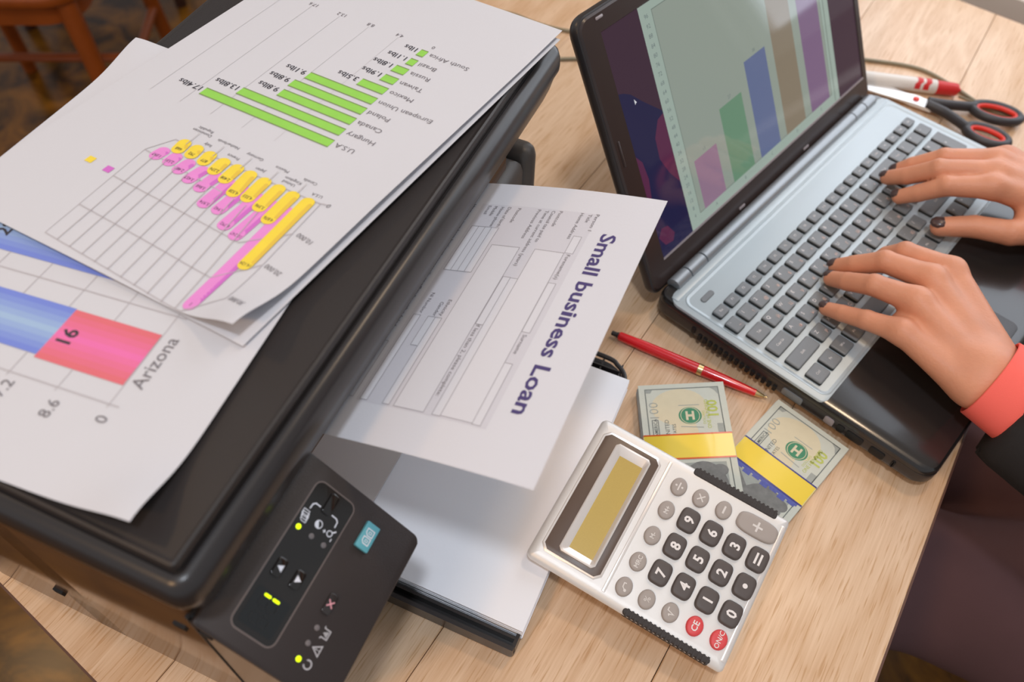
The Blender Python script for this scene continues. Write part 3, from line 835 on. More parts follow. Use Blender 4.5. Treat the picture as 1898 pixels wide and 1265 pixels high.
# ================================================================= LAPTOP  (local x = u along the hinge, y = v towards the hinge)
LU = Vector((0.647933, 0.761697, 0)); LV = Vector((-0.761697, 0.647933, 0))
lap = thing('laptop', 'open black and grey laptop showing a bar chart on its screen', 'laptop', frame((0.18109, 0.42219, 0), LU, LV, (0, 0, 1)))
UL, UR, VF, VR = -15.5, 363.5, -184, 68
MB().add(*rrprism(UL, UR, VF, VR, (10, 12, 14, 14), [(7, 3.0), (3, 4.5), (1, 8), (0, 14), (0, 21), (0.8, 24.6), (2.4, 26.4), (5, 27.0)], n=7)).obj('base', 'laptop_black', lap)
# side band
MB().add(*rrprism(UL - .3, UR + .3, VF - .3, VR, (10, 12, 14, 14), [(0.2, 10), (0, 10.6), (0, 20), (0.2, 20.6)], n=7, cap0=False, cap1=False)).obj('side_band', 'laptop_side', lap)
MB().add(*rrprism(-14.4, 362.4, -93.4, 57.5, (9, 11, 6, 12), [(0, 22), (0, 26.0), (0.5, 27.0), (1.3, 27.3)], n=6)).obj('deck_frame', 'laptop_grey', lap)
# grey keyboard surround with rounded corners and a soft front lip
MB().add(*rrprism(-9.0, 357.5, -92, 47.5, (10, 10, 8, 12), [(0, 26.4), (0.4, 27.6), (1.2, 28.0), (2.4, 27.6), (4.5, 27.1)], n=6)).obj('keyboard_panel', 'laptop_grey', lap)
MB().add(*rrprism(-11, 359.5, 48.2, 56, 2, [(0, 26.2), (.5, 27.8), (1.2, 28.2)])).obj('rear_strip', 'laptop_grey', lap)
for (a, b) in ((1, 20), (20.6, 43), (43.6, 306), (306.6, 328), (328.6, 348)):
    hb = MB().add(*lathe_x([(a, 5), (a + .6, 6.6), (b - .6, 6.6), (b, 5)], 20)).obj('hinge_barrel', 'hinge_grey', lap)
    hb.location = (0, 62 * MM, 27.0 * MM)
pw = MB().add(*rrprism(3.5, 19.5, 31.5, 37, 2.6, [(0, 27), (0, 27.7), (.6, 28.2)])).obj('power_button', 'key_cap', lap)
# touchpad
MB().add(*rrprism(90, 166, -173, -108, 6, [(0, 26.9), (0.3, 27.25), (.6, 27.3)])).obj('touchpad', 'laptop_side', lap)
# speaker dots and ports on the left flank
for v0, v1, mt in ((-78, -60, 'key_cap'), (-106, -98, 'bezel_edge'), (-115, -109, 'dark_hole'), (-131, -117, 'dark_hole'), (-149, -137, 'dark_hole'), (-158, -155, 'dark_hole'), (24, 28, 'dark_hole')):
    pt = MB().add(*rrprism(-v1, -v0, 10.5, 18.5, 2, [(0, 0), (0, 0.9), (.3, 1.1)])).obj('optical_button' if mt == 'key_cap' else 'port', mt, lap)
    pt.matrix_local = Matrix(((0, 0, -1, (UL - .2) * MM), (-1, 0, 0, 0), (0, 1, 0, 0), (0, 0, 0, 1)))
for k in range(15):
    v0 = 19 - k * 5.2
    MB().add(*box(UL - 1.6, UL + .6, v0 - 1.5, v0 + 1.5, 8.0, 14.0)).obj('vent_fin', 'dark_hole', lap)
for a, b in ((15, 45), (335, 45), (15, -165), (335, -165)):
    MB().add(*rrprism(a - 9, a + 9, b - 9, b + 9, 8, [(0, 0), (0, 4)])).obj('rubber_foot', 'dark_hole', lap)
# ---- keys
KZ = 27.2
_kc = {}
def key_mesh(w, d):
    k = (round(w, 1), round(d, 1))
    if k not in _kc:
        kv, kf = rrprism(-w / 2, w / 2, -d / 2, d / 2, 1.6, [(0, 0), (0, 2.6), (0.3, 3.4), (0.9, 3.7), (1.6, 3.65)], n=3)
        mb = MB().add(kv, kf)
        mb.mi = [1 if q < 16 else 0 for q in range(len(kf))]
        _kc[k] = mb.mesh('key', ['key_cap', 'key_side'], 40)
    return _kc[k]
def key(u, v, w, d, leg='', alt=''):
    o = bpy.data.objects.new('key', key_mesh(w, d))
    COL.objects.link(o); o.parent = lap
    o.location = (u * MM, v * MM, KZ * MM)
    small = len(leg) > 1
    if leg:
        cp_ = 2.1 if small else 3.2
        sh = f_move(f_text(leg, cp_, 'C'), 0 if small else -w / 2 + 4.0, -.8 if small else (0.8 if d > 11 else -1.2))
        flat([sh], lambda x, y: (x, y, 3.80), 'legend', 'key_legend', o)
    if alt:
        flat([f_move(f_text(alt, 2.9, 'C'), w / 2 - 4.2, -d / 2 + 2.2)], lambda x, y: (x, y, 3.80), 'second_legend', 'key_legend_alt', o)
fr = ['Esc', 'F1', 'F2', 'F3', 'F4', 'F5', 'F6', 'F7', 'F8', 'F9', 'F10', 'F11', 'F12', 'Prt', 'Ins', 'Del', 'Hm', 'Up', 'Dn', 'End', 'Brk']
for i, s in enumerate(fr):
    key(4.5 + i * 16.695, 16.3, 13.2, 9.6, s)
for i, (s, q) in enumerate(zip('`1234567890-=', ['~', '!', '@', '#', '$', '%', '^', '&', '*', '(', ')', '_', '+'])):
    key(0.8 + i * 19 if i == 0 else i * 19.0, 0, 12.6 if i == 0 else 15.4, 13.4, s, q)
key(256.3, 0, 34.2, 13.4, 'Back')
for i, (s, q) in enumerate(zip('QWERTYUIOP[]', 'ЙЦУКЕНГШЩЗХЪ')):
    key(28.5 + i * 19, -18.5, 15.4, 13.4, s, q)
key(7.4, -18.5, 18.8, 13.4, 'Tab'); key(261, -18.5, 24.8, 13.4, '\\')
for i, (s, q) in enumerate(zip("ASDFGHJKL;'", 'ФЫВАПРОЛДЖЭ')):
    key(33.25 + i * 19, -36.9, 15.4, 13.4, s, q)
key(9.8, -36.9, 24.0, 13.4, 'Caps Lk'); key(257, -36.9, 32.8, 13.4, 'Enter')
for i, (s, q) in enumerate(zip('ZXCVBNM,./', 'ЯЧСМИТЬБЮ.')):
    key(42.75 + i * 19, -55.2, 15.4, 13.4, s, q)
key(14.4, -55.2, 33.6, 13.4, 'Shift'); key(252, -55.2, 42.0, 13.4, 'Shift')
for u, w, s in ((5.0, 15.8, 'Ctrl'), (24.2, 15.4, 'Fn'), (42.9, 15.4, 'Win'), (61.8, 15.4, 'Alt'), (118.5, 91, ''), (175, 15.4, 'Alt'), (194, 15.4, 'Mn'), (213, 15.4, 'Ctrl'), (236, 15.4, '<'), (255, 15.4, 'v'), (274 - 3, 12, '>')):
    key(u, -74.6, w, 14.6, s)
for r, row in enumerate((('Num', '/', '*', '-'), ('7', '8', '9', ''), ('4', '5', '6', ''), ('1', '2', '3', ''), ('0', '', '.', ''))):
    for c, s in enumerate(row):
        if c == 3 and r > 0: continue
        if r == 4 and c == 1: continue
        u = (284.0, 301.8, 320.0, 338.6)[c]
        key(u + (9 if (r == 4 and c == 0) else 0), (0, -18.5, -36.9, -55.2, -74.6)[r], 33 if (r == 4 and c == 0) else 15.0, 13.4, s)
key(338.6, -27.7, 15.0, 31.8, '+'); key(338.6, -65, 15.0, 33, 'Ent')
# ---- lid
HT = math.radians(28.5)
eh = Vector((0, math.sin(HT), math.cos(HT))); el = Vector((0, -math.cos(HT), math.sin(HT)))
def lidp(u, h, n=0.0):
    q = Vector((0, 70.6, 24.7)) + eh * h + el * n
    return (u, q.y, q.z)
def lid_prism(x0, x1, y0, y1, r, prof, n=6):
    v, f = rrprism(x0, x1, y0, y1, r, prof, n)
    return [lidp(*q) for q in v], f
LX0, LX1, LH0, LH1 = -16, 362, -4, 233.5
lidb = MB().add(*lid_prism(LX0, LX1, LH0, LH1, (13, 13, 9, 9), [(5, -10), (1.5, -8.5), (0, -5.5), (0, -1.5), (0.8, 0.0), (2, 0.5)])).obj('lid', 'laptop_side', lap)
# bezel frame round the display
SX0, SX1, SH0, SH1 = 6.4, 351.5, 20.5, 216.5
lo = rr(LX0 + 2.2, LX1 - 2.2, LH0 + 2.2, LH1 - 2.2, (11, 11, 7, 7), 6)
li = rr(SX0, SX1, SH0, SH1, 0.6, 6)
li2 = rr(SX0 + .8, SX1 - .8, SH0 + .8, SH1 - .8, 0.4, 6)
v, f = loft([[lidp(x, y, 0.4) for x, y in lo], [lidp(x, y, 1.6) for x, y in rr(LX0 + 4, LX1 - 4, LH0 + 4, LH1 - 4, (9, 9, 5, 5), 6)], [lidp(x, y, 1.6) for x, y in li], [lidp(x, y, 0.5) for x, y in li2]], False, False)
MB().add(v, f).obj('bezel', 'bezel', lap, angle=25)
MB().add(*lid_prism(SX0 - .3, SX1, SH0 - 0.6, SH0 + 1.0, .3, [(0, .8), (0, 1.75)])).obj('bezel_lower_edge', 'bezel_edge', lap)
for u, h, w, hh in ((8.6, 226.5, 8, 2.2), (-7.4, 126, 2.0, 22), (120, 4.5, 9, 2.6), (233, 4.5, 9, 2.6), (340, 226.5, 8, 2.2)):
    MB().add(*lid_prism(u - w / 2, u + w / 2, h - hh / 2, h + hh / 2, .9, [(0, 1.5), (0, 2.0), (.3, 2.2)])).obj('rubber_bumper', 'bezel_edge' if hh < 5 else 'bezel', lap)
# display
scr = flat([f_rect(SX0 + .5, SX1 - .5, SH0 + .5, SH1 - .5)], lambda x, y: lidp(x, y, 0.55), 'screen', 'screen_dark', lap, label='lit display with a bar chart page on a dark wallpaper')
def S_(shapes, name, material, n): return flat(shapes, lambda x, y: lidp(x, y, n), name, material, scr)
S_([f_poly([(7, 21.2), (50, 21.2), (50, 134), (31, 151), (20, 162), (13, 166), (7, 168)])], 'wallpaper_shape', 'screen_navy', 0.60)
S_([f_poly([(7, 60), (12, 74), (15, 92), (13, 108), (7, 116)]), f_poly([(50, 70), (40, 84), (33, 100), (34, 118), (42, 130), (50, 132)]), f_poly([(8, 40), (14, 46), (22, 44), (28, 34), (24, 28), (14, 30)])], 'wallpaper_petals', 'screen_magenta', 0.64)
S_([f_rect(50.2, 305.3, 21.2, 215.6)], 'chart_page', 'screen_margin', 0.62)
S_([f_rect(65, 292, 31, 209)], 'chart_area', 'screen_page', 0.66)
S_([f_stroke([(65, 31), (292, 31), (292, 209), (65, 209)], 0.7, True), f_stroke([(297, 22), (297, 215)], 1.2)], 'chart_frame', 'screen_line', 0.70)
for (x0, x1, y1, mt) in ((72.2, 105.0, 76.5, 'screen_pink'), (118.2, 152, 101, 'screen_green'), (163.3, 196.5, 122.5, 'screen_blue'), (208, 242, 160, 'screen_tan'), (253.7, 287.6, 190, 'screen_purple')):
    S_([f_rect(x0, x1, 30.6, y1)], 'chart_bar', mt, 0.72)
S_([f_move(f_text(str(s), 3.4, 'C'), 57.6, 205 - k * 7.6) for k, s in enumerate(range(96, 0, -4))], 'axis_numbers', 'screen_ink', 0.74)
S_([f_move(f_text(s, 3.0, 'C'), x, y) for s, x, y in (('13', 88.5, 79), ('27', 135, 103.5), ('38', 180, 125), ('A', 88.5, 25), ('B', 135, 25), ('C', 180, 25), ('D', 225, 25), ('E', 270, 25))], 'bar_numbers', 'screen_ink', 0.74)
S_([f_poly([(22, 157), (22, 152.5), (23.1, 153.4), (24.4, 153.6)])], 'mouse_pointer', 'screen_white', 0.74)

# ================================================================= CALCULATOR
cex = Vector((0.880724, -0.461485, -0.106569)); cey = Vector((0.473559, 0.861899, 0.181305)); cez = Vector((0.008182, -0.210147, 0.977636))
calc = thing('calculator', 'silver desk calculator with gold display leaning on the banknotes', 'calculator', frame((0.1057, 0.2311, 0.0380), cex, cey, cez))
CX, CY = 72.6, 56.6
MB().add(*rrprism(-CX, CX, -CY, CY, (3.5, 4.5, 4.5, 3.5), [(8, -13), (4, -12), (1.0, -7), (0, -4), (0.6, -2.2), (2.2, -0.8), (5.2, -0.1), (7.5, 0.0)], n=5)).obj('case', 'silver', calc)
# rolled far end and seam between display half and key half
MB().add(*rrprism(-18.0, -15.4, -51, 51, .5, [(0, -.2), (0, .35), (.5, .5)])).obj('face_ridge', 'silver_bright', calc)
MB().add(*rrprism(67.0, 71.2, -50.5, 50.5, 1.8, [(0, -1.5), (0.3, -0.2), (1.2, .15)])).obj('end_ridge', 'silver_bright', calc)
for s in (-1, 1):
    y0, y1 = (47.9, 56.4) if s > 0 else (-56.4, -52.2)
    g = MB().add(*rrprism(0, 62.5, min(y0, y1), max(y0, y1), 2.0, [(0, -9), (0, -0.2), (.5, .35), (1.2, .5)]) if s < 0 else rrprism(0, 62.5, 51.2, 57.0, 2.0, [(0, -9), (0, -0.2), (.5, .35), (1.2, .5)])).obj('side_grip', 'calc_grip', calc)
    for k in range(19):
        x = 2.5 + k * 3.2
        MB().add(*box(x, x + 1.4, -57.0 if s < 0 else 51.8, -51.8 if s < 0 else 57.6, -6, .75)).obj('grip_rib', 'calc_grip', g)
def chamf(x0, x1, y0, y1, c): return [(x1, y0 + c), (x1, y1 - c), (x1 - c, y1), (x0 + c, y1), (x0, y1 - c), (x0, y0 + c), (x0 + c, y0), (x1 - c, y0)]
def cprism(x0, x1, y0, y1, c, prof):
    return loft([[(x, y, z) for x, y in chamf(x0 + i, x1 - i, y0 + i, y1 - i, c)] for i, z in prof])
MB().add(*cprism(-67, -21.6, -47.6, 49.0, 4.2, [(0, -.2), (0, .5), (.6, .8), (1.4, .55)])).obj('panel_trim', 'silver_bright', calc, angle=20)
MB().add(*cprism(-65.2, -23.2, -45.8, 47.2, 3.4, [(0, .4), (0, .72), (.2, .8)])).obj('display_panel', 'calc_brown', calc, angle=20)
# silver display frame, sunk towards the glass
fx0, fx1, fy0, fy1 = -55.8, -28.4, -42.6, 43.4
rg = [[(x, y, z) for x, y in chamf(fx0 + i, fx1 - i, fy0 + i, fy1 - i, 2.2)] for i, z in ((0, .7), (.2, 3.4), (1.0, 3.7), (1.7, 3.4))]
rg += [[(x, y, z) for x, y in chamf(-49.6, -32.2, -37.0, 36.0, .25)] for z in (.9,)]
MB().add(*loft(rg, False, False)).obj('display_frame', 'silver_bright', calc, angle=20)
MB().add(*[[(-49.8, -37.2, 1.0), (-32.0, -37.2, 1.0), (-32.0, 36.2, 1.0), (-49.8, 36.2, 1.0)], [(0, 1, 2, 3)]]).obj('display_glass', 'lcd', calc, angle=0, label='blank gold liquid crystal display')
# keys: text runs to +y, its top points to -x
def cpos(x, y, sx, sy): return [(x + sx * math.cos(t), y + sy * math.sin(t)) for t in [2 * math.pi * k / 24 for k in range(24)]]
def csuper(x, y, sx, sy, e=0.55):
    out = []
    for k in range(28):
        t = 2 * math.pi * k / 28
        c, s = math.cos(t), math.sin(t)
        out.append((x + sx * math.copysign(abs(c) ** e, c), y + sy * math.copysign(abs(s) ** e, s)))
    return out
def ckey(x, y, kind, legend, cap, material, leg_mat, shapes=None, bold=0.02):
    if kind == 'oval': mk = lambda k: cpos(x, y, 5.6 * k, 6.7 * k); top = 2.3
    elif kind == 'sq': mk = lambda k: csuper(x, y, 6.8 * k, 8.3 * k); top = 3.6
    else: mk = lambda k: csuper(x, y, 14.6 * k, 7.3 * k, .62); top = 2.6
    rg = [[(a, b, z) for a, b in mk(k)] for k, z in ((1.0, -0.2), (1.0, top - 1.1), (.95, top - .4), (.86, top - .05), (.6, top + .05))]
    o = MB().add(*loft(rg)).obj('key', material, calc)
    sh = shapes if shapes else [f_move(f_text(legend, cap, 'C', bold), 0, -cap / 2)]
    flat(sh, lambda a, b: (x - b, y + a, top + .16), 'legend', leg_mat, o)
    return o
xs = [10.9, 27.9, 44.9, 61.9]
ckey(-4.4, 37.6, 'oval', '÷', 5, 'calc_key_grey', 'legend_pale', [f_stroke([(-3, 0), (3, 0)], 1.0), f_disc(0, 2.2, .8, n=10), f_disc(0, -2.2, .8, n=10)])
ckey(12.0, 38.1, 'oval', '×', 5, 'calc_key_grey', 'legend_pale', [f_stroke([(-2.2, -2.2), (2.2, 2.2)], .9), f_stroke([(-2.2, 2.2), (2.2, -2.2)], .9)])
ckey(29.1, 38.7, 'oval', '-', 5, 'calc_key_grey', 'legend_pale', [f_stroke([(-2.8, 0), (2.8, 0)], 1.3)])
ckey(53.6, 39.6, 'wide', '+', 5, 'calc_key_grey', 'legend_pale', [f_stroke([(-3.6, 0), (3.6, 0)], 1.4), f_stroke([(0, -3.6), (0, 3.6)], 1.4)])
for (x, y), s in zip(((-4.7, 18.6), (-5.2, -1.7), (-5.7, -22.1)), ('M+', 'M-', 'MRC')):
    ckey(x, y, 'oval', s, 3.0, 'calc_key_grey', 'legend_pale')
ckey(-6.2, -41.2, 'oval', '', 3, 'calc_key_grey', 'legend_pale', [f_stroke([(-2.4, -1.4), (-0.6, 0.8), (2.2, 1.0), (2.4, -.6)], .7), f_disc(-2.2, -1.3, 1.0, n=10)])
ckey(10.3, -40.8, 'oval', '%', 4.0, 'calc_key_grey', 'legend_pale', bold=0.0)
ckey(27.2, -40.3, 'oval', '', 4.0, 'calc_key_grey', 'legend_pale', [f_stroke([(-2.6, .2), (-1.6, .8), (-.6, -2.2), (.6, 2.2), (2.8, 2.2)], .7)])
ckey(44.5, -39.7, 'oval', 'CE', 4.0, 'calc_key_red', 'legend_light')
ckey(61.5, -39.4, 'oval', 'ON/C', 3.2, 'calc_key_red', 'legend_light', bold=.01)
for r, row in enumerate((('7', '8', '9'), ('4', '5', '6'), ('1', '2', '3'), ('0', '.', '='))):
    for c, s in enumerate(row):
        x = xs[r] + (c - 1) * .5; y = (-21.2, -.6, 19.8)[c]
        shp = None
        if s == '.': shp = [f_disc(0, 0, 1.7, n=14)]
        if s == '=': shp = [f_stroke([(-4, 1.5), (4, 1.5)], 1.5), f_stroke([(-4, -1.5), (4, -1.5)], 1.5)]
        ckey(x, y, 'sq', s, 6.6, 'calc_key_dark', 'legend_light', shp, .03)

# ================================================================= BANKNOTE BUNDLES  (local x across, y along; the visible short end at y = 0)
def bundle(label, Mx, wid, top, band_mat, seed):
    t = thing('banknote_bundle', label, 'banknotes', Mx, 'paper-banded banknote bundles')
    random.seed(seed)
    m = MB(); hw = wid / 2
    z = 0.0; k = 0; n = max(8, int(top / 0.9)); dz = (top - .3) / n
    for k in range(n):
        j = [random.uniform(-.45, .45) for _ in range(3)]
        sk = (k / n - 1) * 1.0
        m.add(*box(-hw + j[0] + sk, hw + j[1] + sk, -156, j[2] + sk * .6, k * dz, (k + .86) * dz))
    m.obj('note_stack', 'note_side', t, angle=0)
    TZ = top
    tp = MB().add(*box(-hw, hw, -156, 0, top - .3, top)).obj('top_note', 'note_paper', t, angle=0)
    def N(shapes, name, material, dz=.12): return flat(shapes, lambda x, y: (x, y, TZ + dz), name, material, tp)
    def tx(s, x, y, cap, bold=0.0, align='L', xs=1.0):       # text runs to +y, top points to -x
        v, f = f_text(s, cap, align, bold, xs)
        return [(x - q, y + p) for p, q in v], f
    N([f_poly([(20 * math.cos(a) * (1.0 if math.cos(a) > 0 else 1.15) - 2, -22 + 17 * math.sin(a)) for a in [2 * math.pi * k / 28 for k in range(28)]]), f_poly([(-12, -18), (6, -30), (10, -52), (-8, -52)])], 'cream_ground', 'note_cream', .05)
    N([f_stroke([(-hw + 5, -152), (-hw + 5, -4.5), (hw - 5, -4.5), (hw - 5, -152)], .7)], 'border_line', 'note_ink')
    N([f_poly([(-hw + 5, -4.5), (-hw + 11, -4.5), (-hw + 9, -8), (-hw + 5, -8)])], 'corner_ornament', 'note_ink_pale')
    N([f_poly([(hw - 5, -4.5), (hw - 12, -4.5), (hw - 8, -7.5), (hw - 6, -11), (hw - 5, -12)])], 'corner_ornament', 'note_ink_pale')
    N([f_rect(hw - 10, hw - 5, -47, -38)], 'plate_mark', 'note_ink_pale')
    N([tx('100', -hw + 13.5, -31, 7.0, -.012, xs=1.15)], 'corner_number', 'note_ink_pale')
    N([tx('100', -hw + 13.9, -31, 7.6, -.03, xs=1.06)], 'number_outline', 'note_ink', .08)
    N([f_stroke([(-hw + 8, -48), (-hw + 12.5, -48), (-hw + 12.5, -33), (-hw + 8, -33)], .6, True), tx('AMERICA', -hw + 11.6, -47.4, 2.6, .01), tx('UNITED', -hw + 20.5, -49, 3.2, 0), tx('STATES', -hw + 25.5, -49, 2.6, 0)], 'side_lettering', 'note_ink')
    N([f_disc(4, -30, 8.8, 7.8, 28)], 'green_seal', 'note_green', .12)
    N([f_rect(0.6, 2.4, -34, -26), f_rect(5.4, 7.2, -34, -26), f_rect(2.4, 5.4, -31.0, -29.0), f_arc(4, -30, 7.2, 0, 360, .5, 24)], 'seal_mark', 'note_cream', .16)
    N([f_stroke([(-4, -20.5), (12, -20.5)], .6), f_stroke([(-4, -39.5), (13, -41)], .7)], 'seal_lines', 'note_ink_pale', .12)
    N([tx('ONE HUNDRED', 19, -42, 3.0, .006, xs=.85), tx('DOLLARS', 15.2, -38, 2.0, 0)], 'script_lettering', 'note_gold', .12)
    N([tx('100', hw - 8.0, -31, 7.6, .03)], 'gold_number', 'note_gold', .12)
    # portrait part below the band
    N([f_poly([(-hw + 10, -71), (hw - 8, -71), (hw - 8, -120), (-hw + 10, -120)])], 'portrait_ground', 'note_ink_pale', .05)
    N([f_poly([(8 + 17 * math.cos(a), -92 + 22 * math.sin(a)) for a in [2 * math.pi * k / 24 for k in range(24)]]), f_disc(20, -78, 6, 5, 16), f_stroke([(-hw + 10, -74), (-8, -84), (-12, -100)], 5)], 'portrait_shading', 'note_portrait', .10)
    if band_mat == 'band_blue':
        N([f_rect(-hw + 8 + k * 7.6, -hw + 14 + k * 7.6, -72 - (k % 2) * 1.6, -66) for k in range(7)] + [f_rect(-hw + 3, hw - 3, -70.4, -66)], 'security_ribbon', 'note_blue', .14)
    # paper band
    def band(y0, y1, o, mt, nm, parent):
        prof = [(-hw - o, 0.2), (-hw - o, TZ - .6), (-hw - o + .9, TZ + o), (hw + o - .9, TZ + o), (hw + o, TZ - .6), (hw + o, 0.2), (hw + o - .3, 0.05), (-hw - o + .3, 0.05)]
        v = [(x, y0, z) for x, z in prof] + [(x, y1, z) for x, z in prof]
        n = len(prof)
        f = [(i, n + i, n + (i + 1) % n, (i + 1) % n) for i in range(n)]
        return MB().add(v, f).obj(nm, mt, parent, angle=50)
    bd = band(-67.5, -46.5, .30, 'band_yellow', 'paper_band', t)
    band(-47.3, -46.0, .38, band_mat, 'band_stripe', bd); band(-68.0, -66.7, .38, band_mat, 'band_stripe', bd)
    return t
bex = Vector((0.99218, 0.0364, 0.119)).normalized(); bey = Vector((-0.0364, 0.99868, -0.02)); bey = (bey - bex * bey.dot(bex)).normalized(); bez = bex.cross(bey)
bundle('banknote bundle with yellow band edged in red, next to the paper tray', frame(Vector((0.1348, 0.3708, 0.0168)) - bez * 0.0115, bex, bey, bez), 66.8, 11.5, 'band_red', 5)
bundle('banknote bundle with yellow band edged in blue, beside the laptop corner', Matrix.Translation((0.2384, 0.3446, 0.0)) @ Matrix.Rotation(math.radians(-41.8), 4, 'Z'), 64.0, 8.0, 'band_blue', 9)

# ================================================================= PEN, MARKER, SCISSORS
def along(p0, p1, z):
    p0, p1 = Vector((*p0, z)), Vector((*p1, z))
    ex = (p1 - p0).normalized(); ez = Vector((0, 0, 1)); ey = ez.cross(ex)
    return frame(p0, ex, ey, ez), (p1 - p0).length * 1000
M_, Lp = along((0.0838, 0.4275), (0.2062, 0.3692), 0.0049)
pen = thing('ballpoint_pen', 'red ballpoint pen with gold ring lying by the laptop', 'pen', M_)
MB().add(*lathe_x([(0, 1.6), (.4, 2.1), (4.6, 2.1), (5.2, 2.6), (6.6, 2.8)])).obj('push_button', 'scissor_black', pen)
MB().add(*lathe_x([(6.4, 2.9), (7.4, 3.8), (30, 4.6), (60, 4.75), (77, 4.7)], 24)).obj('barrel', 'pen_red', pen)
MB().add(*lathe_x([(77, 4.5), (77.2, 4.85), (81.2, 4.85), (81.4, 4.5)], 24)).obj('ring', 'gold', pen)
MB().add(*lathe_x([(81.4, 4.6), (100, 4.3), (118, 3.4), (126.5, 2.9)], 24)).obj('grip', 'pen_red', pen)
MB().add(*lathe_x([(126.5, 2.6), (129, 2.2), (133.5, 1.2), (134.2, .6), (136, .5)], 16)).obj('tip', 'gold', pen)
M_, Lm = along((0.330, 0.7975), (0.4735, 0.7772), 0.0080)
mk = thing('marker', 'white marker pen with red end behind the scissors', 'marker', M_)
MB().add(*lathe_x([(0, 6.5), (1, 7.4), (60, 7.8), (119, 7.8), (120, 7.2)], 24)).obj('barrel', 'marker_white', mk)
MB().add(*lathe_x([(120, 6.8), (120.6, 7.3), (141, 6.8), (143, 6.0), (143.6, 3), (146.5, 1.6)], 24)).obj('cap', 'marker_red', mk)
for x in (96, 105):
    MB().add(*[[(x + (2.6 if abs(k - 4) < 2 else 0), 7.95 * math.cos(math.radians(200 + k * 20)) * -1, 7.95 * math.sin(math.radians(20 + k * 20))) for k in range(9)] + [(x + 6 + (2.6 if abs(k - 4) < 2 else 0), 7.95 * math.cos(math.radians(200 + k * 20)) * -1, 7.95 * math.sin(math.radians(20 + k * 20))) for k in range(9)], [(k, k + 1, 10 + k, 9 + k) for k in range(8)]]).obj('red_stripe', 'marker_red', mk)
sc_ = thing('scissors', 'open scissors with black and red handles behind the keyboard corner', 'scissors', frame((0.4220, 0.7578, 0.004), (0.903, -0.430, 0), (0.430, 0.903, 0), (0, 0, 1)))
def plate(loop, z0, z1): return loft([[(x, y, z0) for x, y in loop], [(x, y, z1) for x, y in loop]])
MB().add(*plate([(-88, 9.0), (-4, -8), (18, -9.5), (22, -3), (18, 5), (0, 8), (-40, 13)], 0.0, 1.8)).obj('blade', 'steel', sc_, angle=20)
MB().add(*plate([(-88, -8), (-40, -9), (0, -8), (19, -10), (23, -5), (18, 5), (-2, 8)], 2.0, 3.8)).obj('blade', 'steel', sc_, angle=20)
rv = MB().add(*lathe_x([(0, 3.4), (1.6, 3.2), (2.2, 2.0)], 16)).obj('rivet', 'scissor_red', sc_)
rv.matrix_local = Matrix(((0, 0, 1, 0), (0, 1, 0, 0), (1, 0, 0, 3.6 * MM), (0, 0, 0, 1)))
def handle(path, ctr, rx, ry, rot, z, nm):
    m = MB().add(*tube(smooth_path([(x, y, z) for x, y in path]), [3.2 + 2.2 * k / (len(smooth_path(path)) - 1) if False else 5.4 for k in range(len(smooth_path([(x, y, z) for x, y in path])))], 10))
    c, s = math.cos(math.radians(rot)), math.sin(math.radians(rot))
    ring = [(ctr[0] + rx * math.cos(t) * c - ry * math.sin(t) * s, ctr[1] + rx * math.cos(t) * s + ry * math.sin(t) * c, z) for t in [2 * math.pi * k / 28 for k in range(29)]]
    m.add(*tube(ring, 4.8, 10, False))
    h = m.obj('handle', 'scissor_black', sc_, angle=60)
    ring2 = [(ctr[0] + (rx - 3.6) * math.cos(t) * c - (ry - 3.6) * math.sin(t) * s, ctr[1] + (rx - 3.6) * math.cos(t) * s + (ry - 3.6) * math.sin(t) * c, z + .8) for t in [2 * math.pi * k / 28 for k in range(29)]]
    MB().add(*tube(ring2, 2.6, 8, False)).obj('finger_ring', 'scissor_red', h, angle=60)
handle([(12, 1), (30, 6), (46, 12), (58, 17)], (80, 18), 24, 13, 6, 4.6, 'a')
handle([(12, -4), (30, -8), (46, -16), (56, -22)], (77, -25), 21, 12, -6, 4.6, 'b')

# ================================================================= CABLES
def cable(label, pts, r):
    o = Vector(pts[0])
    c = MB().add(*tube([(q - Vector((o.x, o.y, 0))) * 1.0 for q in smooth_path(pts, 8)], r, 8)).obj('cable', 'cable_grey', angle=60)
    c.location = (o.x * MM, o.y * MM, 0)
    return tag(c, label, 'cable', 'cables on the desk')
cable('thin grey cable running from behind the chart sheet to the laptop', [(-210, 905, 2.2), (-120, 905, 2.2), (-60, 901, 2.2), (-17, 892, 2.2), (15, 874, 2.2), (56, 862, 2.2), (120, 858, 2.2), (180, 862, 2.2)], 2.0)
cable('thin grey cable between the scanner lid end and the laptop back', [(-40, 800, 2.2), (20, 806, 2.2), (41, 809, 2.2), (70, 811, 2.2), (120, 805, 2.2), (200, 792, 2.2), (280, 815, 2.2)], 2.0)
cable('thin grey cable curving past the marker and the scissors', [(290, 832, 2.2), (340, 838, 2.2), (389, 833, 2.2), (441, 822, 2.2), (470, 796, 2.2), (500, 756, 2.2), (532, 742, 2.2), (580, 748, 2.2)], 2.0)
cable('pale thin wire ending at the red marker tip', [(476, 776, 1.4), (490, 766, 1.4), (503, 757, 1.4), (517, 753, 1.4)], 1.1)

